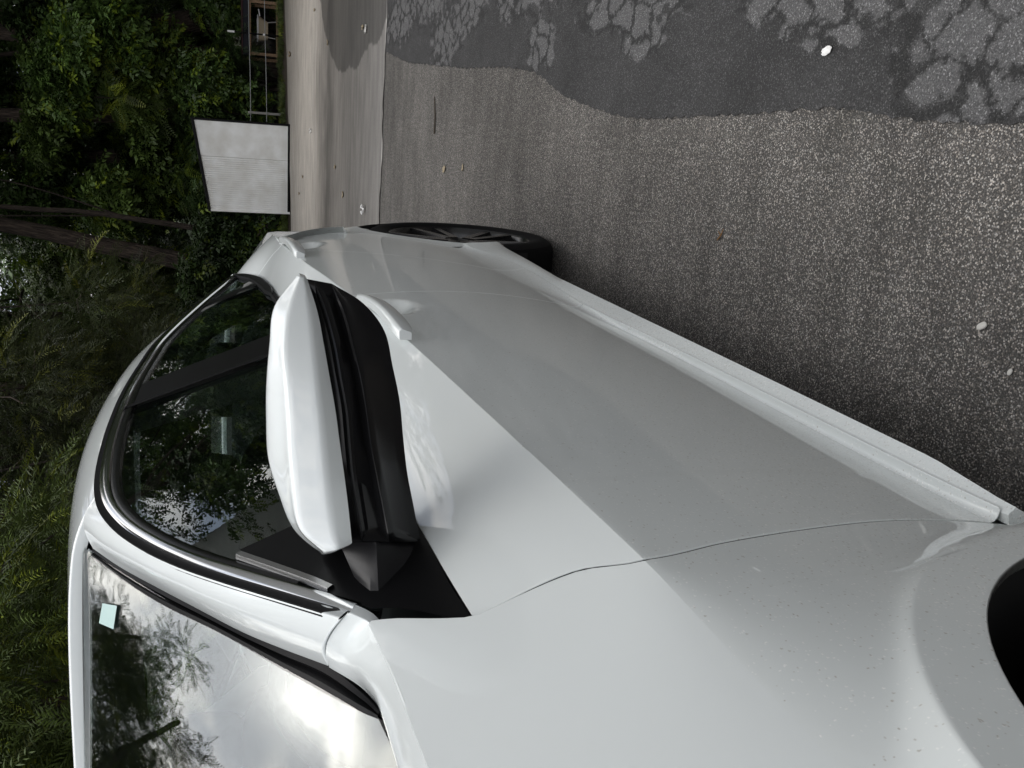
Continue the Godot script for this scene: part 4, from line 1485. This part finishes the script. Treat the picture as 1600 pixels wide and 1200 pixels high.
	var g := leaves(self, "verge_grass", 3, gr, 0.8, Color(0.07, 0.10, 0.025), 0.3, 78)
	g.set_meta("kind", "stuff")
	g.set_meta("label", "thin grass along the far edge of the paving")
	g.set_meta("category", "grass")

# ------------------------------------------------------------------ ground
var SEAL := [P(1.76, -6.30), P(1.68, -5.7), P(1.63, -5.33), P(1.61, -4.99), P(1.56, -4.17), P(1.54, -3.56), P(1.52, -3.23), P(1.49, -3.04), P(1.44, -2.87), P(1.40, -2.68), P(1.38, -2.52), P(1.36, -2.37), P(1.35, -2.19), P(1.36, -1.84), P(1.37, -1.56), P(1.38, -1.34), P(1.36, -1.08), P(1.36, -0.88), P(1.40, -0.4), P(1.45, 0.6), P(1.5, 3.0)]

func macro_maps() -> Array:
	var W := 512
	var H := 1024
	var X0 := -4.0
	var Z0 := -17.0
	var f := fbm(5, 0.9, 4)
	var g := fbm(6, 5.0, 4)
	var b1 := PackedByteArray()
	b1.resize(W * H * 3)
	var bands := [P(-17, 0.24), P(-13.6, 0.26), P(-12.9, 0.34), P(-12.0, 0.40), P(-11.4, 0.47), P(-10.7, 0.49), P(-10.0, 0.44), P(-9.5, 0.26), P(-9.2, 0.22), P(-8.95, 0.125), P(-8.6, 0.15), P(-8.2, 0.20), P(-7.6, 0.155), P(-7.0, 0.17), P(-6.5, 0.195), P(-6.13, 0.23)]
	for j in H:
		var z := Z0 + 20.0 * (j + 0.5) / H
		for i in W:
			var x := X0 + 10.0 * (i + 0.5) / W
			var n := f.get_noise_2d(x, z)
			var m := g.get_noise_2d(x * 0.35, z * 1.6)
			var l: float
			var edge := z + 6.11
			if edge < 0.0:
				l = key(bands, minf(z + 0.30 * n + 0.12 * sin(x * 0.8), -6.13)) * (1.0 + 0.30 * m)
			else:
				l = 0.58 * (1.0 + 0.34 * n + 0.24 * m)
				l *= lerpf(1.0, 0.86, smoothstep(0.25, 0.0, edge))
			# damp stain beyond the sealed strip
			var q := P(x - 2.62, (z + 7.6) * 0.42)
			if q.length() < 0.92 + 0.10 * n and edge < 0.25: l *= 0.46
			var k := (j * W + i) * 3
			var tan := clampf((-6.0 - z) / 3.0, 0.0, 1.0) * 0.04 + 0.04
			b1[k] = s8(l * (1.0 + tan))
			b1[k + 1] = s8(l)
			b1[k + 2] = s8(l * (1.0 - tan * 1.3))
	# sealed strip: x 1..3, z -7..1
	var W2 := 448
	var H2 := 1792
	var b2 := PackedByteArray()
	b2.resize(W2 * H2 * 3)
	var cr := FastNoiseLite.new()
	cr.seed = 8
	cr.noise_type = FastNoiseLite.TYPE_CELLULAR
	cr.frequency = 12.0
	cr.fractal_type = FastNoiseLite.FRACTAL_NONE
	cr.cellular_return_type = FastNoiseLite.RETURN_DISTANCE2_SUB
	cr.domain_warp_enabled = true
	cr.domain_warp_amplitude = 0.09
	cr.domain_warp_frequency = 7.0
	var f2 := fbm(15, 2.2, 5)
	var f3 := fbm(16, 16.0, 4)
	# worn pale islands: x, z, half widths
	var blobs := [[P(1.455, -1.03), P(0.085, 0.13)], [P(1.54, -0.98), P(0.07, 0.14)], [P(1.40, -0.92), P(0.045, 0.07)], [P(1.555, -1.40), P(0.055, 0.19)], [P(1.60, -1.56), P(0.045, 0.12)], [P(1.575, -2.20), P(0.045, 0.11)], [P(1.65, -2.26), P(0.05, 0.22)], [P(1.66, -2.52), P(0.05, 0.17)], [P(1.59, -3.05), P(0.075, 0.13)], [P(1.70, -4.50), P(0.12, 0.24)], [P(1.82, -4.10), P(0.09, 0.27)], [P(1.90, -5.65), P(0.12, 0.34)], [P(1.80, -3.4), P(0.08, 0.2)], [P(1.70, -1.2), P(0.12, 0.5)], [P(1.5, -0.3), P(0.12, 0.4)], [P(2.0, -4.8), P(0.15, 0.6)], [P(1.9, -2.6), P(0.15, 0.8)]]
	for j in H2:
		var z := -7.0 + 8.0 * (j + 0.5) / H2
		var near: Array = []
		for q in blobs:
			if absf(q[0].y - z) < q[1].y * 1.7: near.append(q)
		for i in W2:
			var x := 1.0 + 2.0 * (i + 0.5) / W2
			var n := f2.get_noise_2d(x * 1.3, z)
			var m := f3.get_noise_2d(x, z * 0.6)
			var l := 0.140 * (1.0 + 0.30 * n + 0.14 * m)
			var reach := -1.0
			for q in near:
				var d: Vector2 = (P(x, z) - q[0]) / q[1]
				reach = maxf(reach, 1.0 - d.length())
			reach += n * 0.55 + 0.12
			var isl := smoothstep(0.04, 0.16, reach + m * 0.75)
			l = lerpf(l, 0.30 * (1.0 + 0.14 * m), isl)
			if reach > -0.45:
				var c := cr.get_noise_2d(x, z * 0.75) + 1.0
				l = lerpf(l, 0.085, smoothstep(0.17, 0.06, c + 0.09 * m) * smoothstep(-0.45, -0.1, reach))
			var k := (j * W2 + i) * 3
			b2[k] = s8(l * 1.005)
			b2[k + 1] = s8(l)
			b2[k + 2] = s8(l * 1.01)
	return [ImageTexture.create_from_image(Image.create_from_data(W, H, false, Image.FORMAT_RGB8, b1)), ImageTexture.create_from_image(Image.create_from_data(W2, H2, false, Image.FORMAT_RGB8, b2))]

func flat(pts: PackedVector2Array, y: float, tile: float, o: Vector2, s: Vector2) -> MB:
	# pts in (x, z)
	var mb := MB.new()
	for p in pts:
		mb.add(V(p.x, y, p.y), Vector3.UP, P(p.x / tile, p.y / tile))
		mb.uv2.append(P((p.x - o.x) / s.x, (p.y - o.y) / s.y))
	var t := Geometry2D.triangulate_polygon(pts)
	for i in range(0, t.size(), 3): mb.tri(t[i], t[i + 1], t[i + 2])
	return mb

func build_ground() -> void:
	struct("forest_floor", flat(PackedVector2Array([P(-120, -120), P(120, -120), P(120, 120), P(-120, 120)]), -0.012, 8.0, P(0, 0), P(1, 1)), M.soil)
	var mm := macro_maps()
	var far := PackedVector2Array([P(-4, 3), P(-4, -11.9)])
	var rg := RandomNumberGenerator.new()
	rg.seed = 4
	for i in 60:
		var x := lerpf(-4.0, 6.0, i / 59.0)
		var z := -12.80 - 0.32 * x - 0.05 * x * x * 0.5 + rg.randf_range(-0.04, 0.04) if x > -1.5 else -12.35 + (x + 1.5) * -0.1
		far.append(P(x, z))
	far.append(P(6, 3))
	struct("asphalt_ground", flat(far, 0.0, 0.52, P(-4, -17), P(10, 20)), asphalt_material(false, mm[0]))
	var edge := PackedVector2Array()
	for i in 601:
		var q: Vector2 = sp(SEAL, i / 600.0)
		edge.append(q + P(rg.randf_range(-0.005, 0.005), 0))
	edge.append(P(5.0, 3.0))
	edge.append(P(5.0, -6.6))
	edge.append(P(3.2, -6.75))
	edge.append(P(2.4, -6.55))
	var pv := PackedVector2Array()
	for i in far.size(): if far[i].y < -6.2 and i > 0 and i < far.size() - 1: pv.append(far[i])
	var wf := fbm(31, 2.5, 4)
	for i in 241:
		var x := lerpf(6.0, -4.0, i / 240.0)
		pv.append(P(x, -6.09 + 0.05 * wf.get_noise_2d(x, 0.0) - 0.015 * wf.get_noise_2d(x * 6.0, 5.0) + 0.02 * (x - 1.4)))
	struct("pale_paving", flat(pv, 0.006, 0.9, P(-4, -17), P(10, 20)), asphalt_material(true, mm[0], true))
	struct("sealed_asphalt_strip", flat(edge, 0.004, 0.70, P(1, -7), P(2, 8)), asphalt_material(true, mm[1]))

# ------------------------------------------------------------------ small things
func build_bin() -> void:
	# white metal bin: its front faces the drive, its top slopes
	var a := V(-0.09, 0, -12.97)
	var b := V(1.12, 0, -12.97)
	var u := (b - a)
	var w := u.length()
	u = u.normalized()
	var back := V(u.z, 0, -u.x)
	if back.z > 0: back = -back
	var t := thing("metal_bin", "white ribbed sheet-metal bin with a sloping dark-trimmed top", "storage bin", a)
	var h := func(s: float) -> float: return lerpf(1.085, 1.285, s / w)
	var rib := MB.new()
	var r0 := PackedVector3Array()
	var r1 := PackedVector3Array()
	var n := 25 * 6
	for i in n + 1:
		var s := 0.012 + (w * 0.60 - 0.012) * i / n
		var ph := fmod(i / 6.0, 1.0)
		var d := 0.005 if ph < 0.36 else 0.0
		r0.append(u * s - back * d + V(0, 0.03, 0))
		r1.append(u * s - back * d + V(0, h.call(s) - 0.02, 0))
	rib.grid([r0, r1], -back)
	obj("ribbed_sheet", rib, M.sheet_metal, t)
	var fs := MB.new()
	var q0 := w * 0.603
	var q1 := w - 0.015
	var rows: Array = []
	for i in 5:
		var row := PackedVector3Array()
		for j in 9:
			var s := lerpf(q0, q1, j / 8.0)
			row.append(u * s + V(0, lerpf(0.03, h.call(s) - 0.02, i / 4.0), 0) - back * (0.004 + 0.003 * sin(j * 0.9)))
		rows.append(row)
	fs.grid(rows, -back, 0.012, 0.002)
	obj("flat_sheet", fs, M.sheet_metal, t)
	var X := Transform3D(Basis(u, Vector3.UP, u.cross(Vector3.UP)), Vector3.ZERO)
	for e in [[0.0, M.sheet_metal], [w, M.satin]]:
		var cp := MB.new()
		cp.box(V(e[0], h.call(e[0]) * 0.5, 0), V(0.03, h.call(e[0]), 0.04), 0.004, X)
		obj("corner_post", cp, e[1], t)
	var tp := MB.new()
	var sl := atan2(0.2, w)
	tp.box(V(w * 0.5, 1.19, 0), V(w + 0.05, 0.035, 0.05), 0.004, X * Transform3D(Basis.IDENTITY, V(0, 0, 0)) * Transform3D(Basis(V(0, 0, 1), sl), V(w * 0.5, 1.19, 0) - Basis(V(0, 0, 1), sl) * V(w * 0.5, 1.19, 0)))
	obj("top_trim", tp, M.satin, t)
	var bt := MB.new()
	bt.box(V(w * 0.5, 0.02, -0.005), V(w, 0.03, 0.03), 0.003, X)
	obj("bottom_rail", bt, M.satin, t)
	var sd := MB.new()
	for s in [0.0, w]:
		var p0: Vector3 = u * s
		sd.grid([PackedVector3Array([p0 + V(0, 0.02, 0), p0 + back * 0.9 + V(0, 0.02, 0)]), PackedVector3Array([p0 + V(0, h.call(s) - 0.01, 0), p0 + back * 0.9 + V(0, h.call(s) - 0.01, 0)])], u if s > 0 else -u)
	sd.grid([PackedVector3Array([V(0, 0.02, 0) + back * 0.9, u * w + V(0, 0.02, 0) + back * 0.9]), PackedVector3Array([V(0, 1.08, 0) + back * 0.9, u * w + V(0, 1.28, 0) + back * 0.9])], back)
	obj("side_sheet", sd, M.sheet_metal, t)
	var rf := MB.new()
	rf.grid([PackedVector3Array([V(0, 1.095, 0), u * w + V(0, 1.295, 0)]), PackedVector3Array([V(0, 1.095, 0) + back * 0.92, u * w + V(0, 1.295, 0) + back * 0.92])], Vector3.UP)
	obj("lid", rf, M.satin, t)

func build_rack() -> void:
	var t := thing("wooden_rack", "low open wooden rack with a dark red-edged canopy", "rack", V(2.12, 0, -14.82))
	for e in [V(0, 0, 0), V(-0.065, 0, -0.30), V(0.745, 0, 0), V(0.72, 0, -0.32)]:
		var p := MB.new()
		p.box(e + V(0, 0.27, 0), V(0.045, 0.54, 0.045), 0.004)
		obj("post", p, M.wood, t)
	for y in [0.03, 0.44]:
		var bd := MB.new()
		bd.box(V(0.372, y, 0.035 if y < 0.1 else 0.03), V(0.82, 0.05 if y < 0.1 else 0.025, 0.022), 0.003)
		obj("rail", bd, M.wood, t)
	var bd2 := MB.new()
	bd2.box(V(0.372, 0.02, -0.16), V(0.76, 0.02, 0.30), 0.003)
	obj("floor_board", bd2, M.wood, t)
	var c := MB.new()
	c.box(V(0.36, 0.505, -0.14), V(0.80, 0.09, 0.42), 0.012)
	obj("canopy", c, mat(lin(0.004, 0.005, 0.010), 0.8), t)
	var ce := MB.new()
	ce.box(V(0.36, 0.555, -0.14), V(0.82, 0.012, 0.44), 0.003)
	obj("canopy_edge", ce, mat(lin(0.04, 0.010, 0.013), 0.7), t)
	# the pale tub inside
	var b := thing("beige_tub", "weathered beige tub on thin legs standing inside the wooden rack", "tub", V(2.47, 0.03, -14.96))
	var tb := MB.new()
	var rows: Array = []
	for i in 7:
		var s := i / 6.0
		var row := PackedVector3Array()
		for j in 25:
			var a := TAU * j / 24.0
			var k := pow(pow(absf(cos(a)), 3.0) + pow(absf(sin(a)), 3.0), -1.0 / 3.0)
			row.append(V(cos(a) * k * lerpf(0.13, 0.19, s) + 0.03 * s, 0.14 + 0.15 * s, sin(a) * k * lerpf(0.07, 0.11, s)))
		rows.append(row)
	tb.grid(rows, V(0, 0, 1))
	tb.box(V(0.01, 0.15, 0), V(0.22, 0.02, 0.12), 0.004)
	obj("tub_body", tb, M.beige, b)
	var rim := MB.new()
	var rp: Array = []
	var rr: Array = []
	for j in 25:
		var a := TAU * j / 24.0
		var k := pow(pow(absf(cos(a)), 3.0) + pow(absf(sin(a)), 3.0), -1.0 / 3.0)
		rp.append(V(cos(a) * k * 0.19 + 0.03, 0.29, sin(a) * k * 0.11))
		rr.append(0.010)
	rim.tube(rp, rr, 6, false)
	obj("tub_rim", rim, M.white, b)
	for x in [-0.09, 0.12]:
		var lg := MB.new()
		lg.tube([V(x, 0.15, 0.05), V(x * 1.2, 0.0, 0.07)], [0.010, 0.008], 6)
		obj("leg", lg, M.post, b)
	var wl := MB.new()
	wl.lathe_x([P(-0.012, 0.03), P(-0.012, 0.055), P(0.012, 0.055), P(0.012, 0.03)], V(-0.2, 0.06, 0.0), 20)
	obj("wheel", wl, M.rubber, b)
	for x in [0.0]:
		var hd := MB.new()
		hd.tube([V(0.20, 0.26, 0.08), V(0.30, 0.28, 0.09)], [0.009, 0.009], 6)
		obj("handle", hd, M.white, b)
	# low rail fence
	var f := thing("low_rail_fence", "low fence of two thin pale rails between post and rack", "fence", V(1.25, 0, -14.09))
	var ps := MB.new()
	ps.box(V(0, 0.255, 0), V(0.035, 0.51, 0.035), 0.004)
	obj("post", ps, M.post, f)
	for y in [0.475, 0.245]:
		var rl := MB.new()
		rl.tube([V(-0.12, y + 0.005, 0.06), V(0, y, 0.02), V(0.55, y - 0.006, -0.18), V(1.13, y - 0.002, -0.36), V(1.9, y - 0.005, -0.6)], [0.006, 0.006, 0.006, 0.006, 0.006], 6)
		obj("rail", rl, M.pvc, f)
	var k := thing("marker_post", "slim dark stake with a white tip before the wooden rack", "stake", V(2.38, 0, -14.47))
	var st := MB.new()
	st.tube([V(0, 0, 0), V(0, 0.68, 0)], [0.012, 0.010], 8)
	obj("stake", st, M.black, k)
	var wt := MB.new()
	wt.tube([V(0, 0.68, 0), V(0, 0.78, 0)], [0.016, 0.016], 8)
	obj("tip", wt, M.white, k)
	var cp := MB.new()
	cp.box(V(0, 0.255, 0.014), V(0.03, 0.035, 0.02), 0.004)
	obj("rail_clip", cp, M.white, k)

func build_house() -> void:
	var t := thing("house", "pale grey house with horizontal lap siding beside the drive", "house", V(6.5, 0, -5.6))
	var core := MB.new()
	core.box(V(3.0, 3.6, 0), V(5.9, 7.2, 19.0), 0.01)
	obj("wall", core, M.siding, t)
	var bm := MB.new()
	bm.box(V(0, 0, 0), V(0.025, 0.170, 19.05), 0.003, Transform3D(Basis(V(0, 0, 1), 0.19), Vector3.ZERO))
	var mesh := bm.mesh()
	for k in 45:
		var o := obj("siding_board", mesh, M.siding, t)
		o.position = V(0.036, 0.30 + 0.152 * k, 0)
	var rf := MB.new()
	for s in [-1.0, 1.0]:
		rf.box(V(s * 1.75, 7.95, 0), V(3.9, 0.12, 20.0), 0.02, Transform3D(Basis(V(0, 0, 1), -s * 0.42), V(3.0, 0, 0) + V(s * 1.75, 7.95, 0) - Basis(V(0, 0, 1), -s * 0.42) * V(s * 1.75, 5.15, 0)))
	obj("roof", rf, M.roofing, t)

func build_litter() -> void:
	var scrap := func(called: String, label: String, cat: String, p: Vector3, sx: float, sz: float, curl: float, m: Material, ang: float) -> void:
		var mb := MB.new()
		var rows: Array = []
		for i in 7:
			var row := PackedVector3Array()
			for j in 7:
				var u := j / 6.0 * 2.0 - 1.0
				var w := i / 6.0 * 2.0 - 1.0
				var k := sqrt(maxf(0.0, 1.0 - w * w * 0.9))
				row.append(V(u * sx * k, 0.003 + curl * (u * u + 0.5 * w * w) + 0.001 * sin(i * 2.1 + j), w * sz))
			rows.append(row)
		mb.grid(rows, Vector3.UP, 0.0012, 0.0004)
		var o := obj(called, mb, m)
		o.position = p
		o.rotation.y = ang
		tag(o, label, cat)
	scrap.call("paper_scrap", "small white oval paper scrap lying on the dark sealed asphalt", "paper scrap", V(1.49, 0.004, -1.38), 0.008, 0.014, 0.002, M.white, 0.3)
	scrap.call("crumpled_wrapper", "white crumpled wrapper on the ground beyond the rear wheel", "wrapper", V(0.62, 0.01, -6.69), 0.042, 0.02, 0.02, M.white, 0.2)
	scrap.call("dry_leaf", "pale dry leaf on the dark damp stain", "leaf", V(1.93, 0.0, -6.85), 0.03, 0.03, 0.014, M.stone, 1.0)
	var tan := mat(lin(0.30, 0.25, 0.17), 0.8)
	scrap.call("tan_leaf", "tan leaf on the grey road behind the rear wheel", "leaf", V(1.07, 0.0, -4.37), 0.016, 0.026, 0.004, tan, 0.4)
	scrap.call("small_tan_leaf", "smaller tan leaf nearer the dark stick on the road", "leaf", V(1.10, 0.0, -4.02), 0.010, 0.016, 0.003, tan, 1.4)
	scrap.call("far_pale_leaf", "pale speck of a leaf on the far light paving", "leaf", V(1.11, 0.0, -10.38), 0.03, 0.03, 0.015, M.white, 0.0)
	var lr := RandomNumberGenerator.new()
	lr.seed = 12
	for k in 7:
		scrap.call("fallen_leaf", "tiny dry leaf scattered on the far paving", "leaf", V(lr.randf_range(0.2, 2.6), 0.006, lr.randf_range(-12.6, -6.6)), 0.018, 0.028, 0.010, tan, lr.randf() * 6.0)
	for c in get_children():
		if c.name.begins_with("fallen_leaf"): c.set_meta("group", "dry leaves on the far paving")
	scrap.call("far_dry_leaf", "dry curled leaf on the light paving before the rack", "leaf", V(2.05, 0.0, -12.91), 0.04, 0.04, 0.025, tan, 0.0)
	var st := MB.new()
	st.tube([V(0, 0.006, 0), V(0.09, 0.010, 0.015), V(0.19, 0.006, -0.035)], [0.005, 0.005, 0.003], 6)
	var so := obj("stick", st, M.twig, self)
	so.position = V(1.24, 0, -4.61)
	tag(so, "thin dark stick lying across the grey road", "stick")
	var tw := MB.new()
	tw.tube([V(0, 0.004, 0), V(0.012, 0.006, 0.015), V(0.03, 0.004, 0.02)], [0.0022, 0.002, 0.001], 5)
	tw.tube([V(0.012, 0.006, 0.015), V(0.022, 0.008, 0.005)], [0.0015, 0.001], 5)
	var to := obj("brown_twig", tw, mat(lin(0.16, 0.08, 0.025), 0.8))
	to.position = V(1.07, 0, -1.69)
	tag(to, "tiny rust-brown twig on the asphalt beside the sill", "twig")
	var stone := func(label: String, p: Vector3, s: float, sd: int) -> void:
		var mb := MB.new()
		rounded(mb, Vector3.ZERO, V(s, s * 0.6, s * 1.6), V(0.2, sd * 0.7, 0.1), 2.6)
		var o := obj("pebble", mb, M.stone)
		o.position = p
		tag(o, label, "pebble", "loose pebbles on the asphalt")
	stone.call("pale angular pebble, largest of those near the sill", V(1.043, 0.005, -0.87), 0.011, 1)
	stone.call("small pale pebble nearest the front end of the sill", V(0.985, 0.004, -0.80), 0.007, 2)

func _ready() -> void:
	rng.seed = 7
	var cam := Camera3D.new()
	cam.name = "camera"
	cam.keep_aspect = Camera3D.KEEP_HEIGHT
	cam.fov = 46.83
	cam.near = 0.05
	cam.far = 400.0
	var fwd := V(-0.274768, -0.327079, -0.904169)
	var right := V(0.958611, -0.020208, -0.284002)
	var up := V(-0.074620, 0.944781, -0.319094)
	# the camera is held on its side: the picture's left edge looks up
	cam.transform = Transform3D(Basis(-up, right, -fwd).orthonormalized(), V(1.29106, 1.19710, 0.21391))
	add_child(cam)
	cam.current = true
	var env := Environment.new()
	env.background_mode = Environment.BG_SKY
	var sky := Sky.new()
	var pm := PanoramaSkyMaterial.new()
	pm.panorama = sky_panorama()
	sky.sky_material = pm
	env.sky = sky
	env.background_energy_multiplier = 1.0
	env.tonemap_mode = Environment.TONE_MAPPER_LINEAR
	env.tonemap_exposure = 1.5
	env.sdfgi_enabled = true
	env.ssao_enabled = true
	env.ssil_enabled = true
	var we := WorldEnvironment.new()
	we.name = "world_environment"
	we.environment = env
	add_child(we)
	var sun := DirectionalLight3D.new()
	sun.name = "sun"
	sun.light_energy = 0.28
	sun.light_angular_distance = 60.0
	sun.light_color = Color(1.0, 0.98, 0.95)
	sun.shadow_enabled = true
	add_child(sun)
	sun.look_at_from_position(V(-0.15, 0.98, -0.12) * 10.0, Vector3.ZERO, V(0, 0, 1))
	make_materials()
	build_ground()
	build_woods()
	build_house()
	build_car()
	build_bin()
	build_rack()
	build_litter()
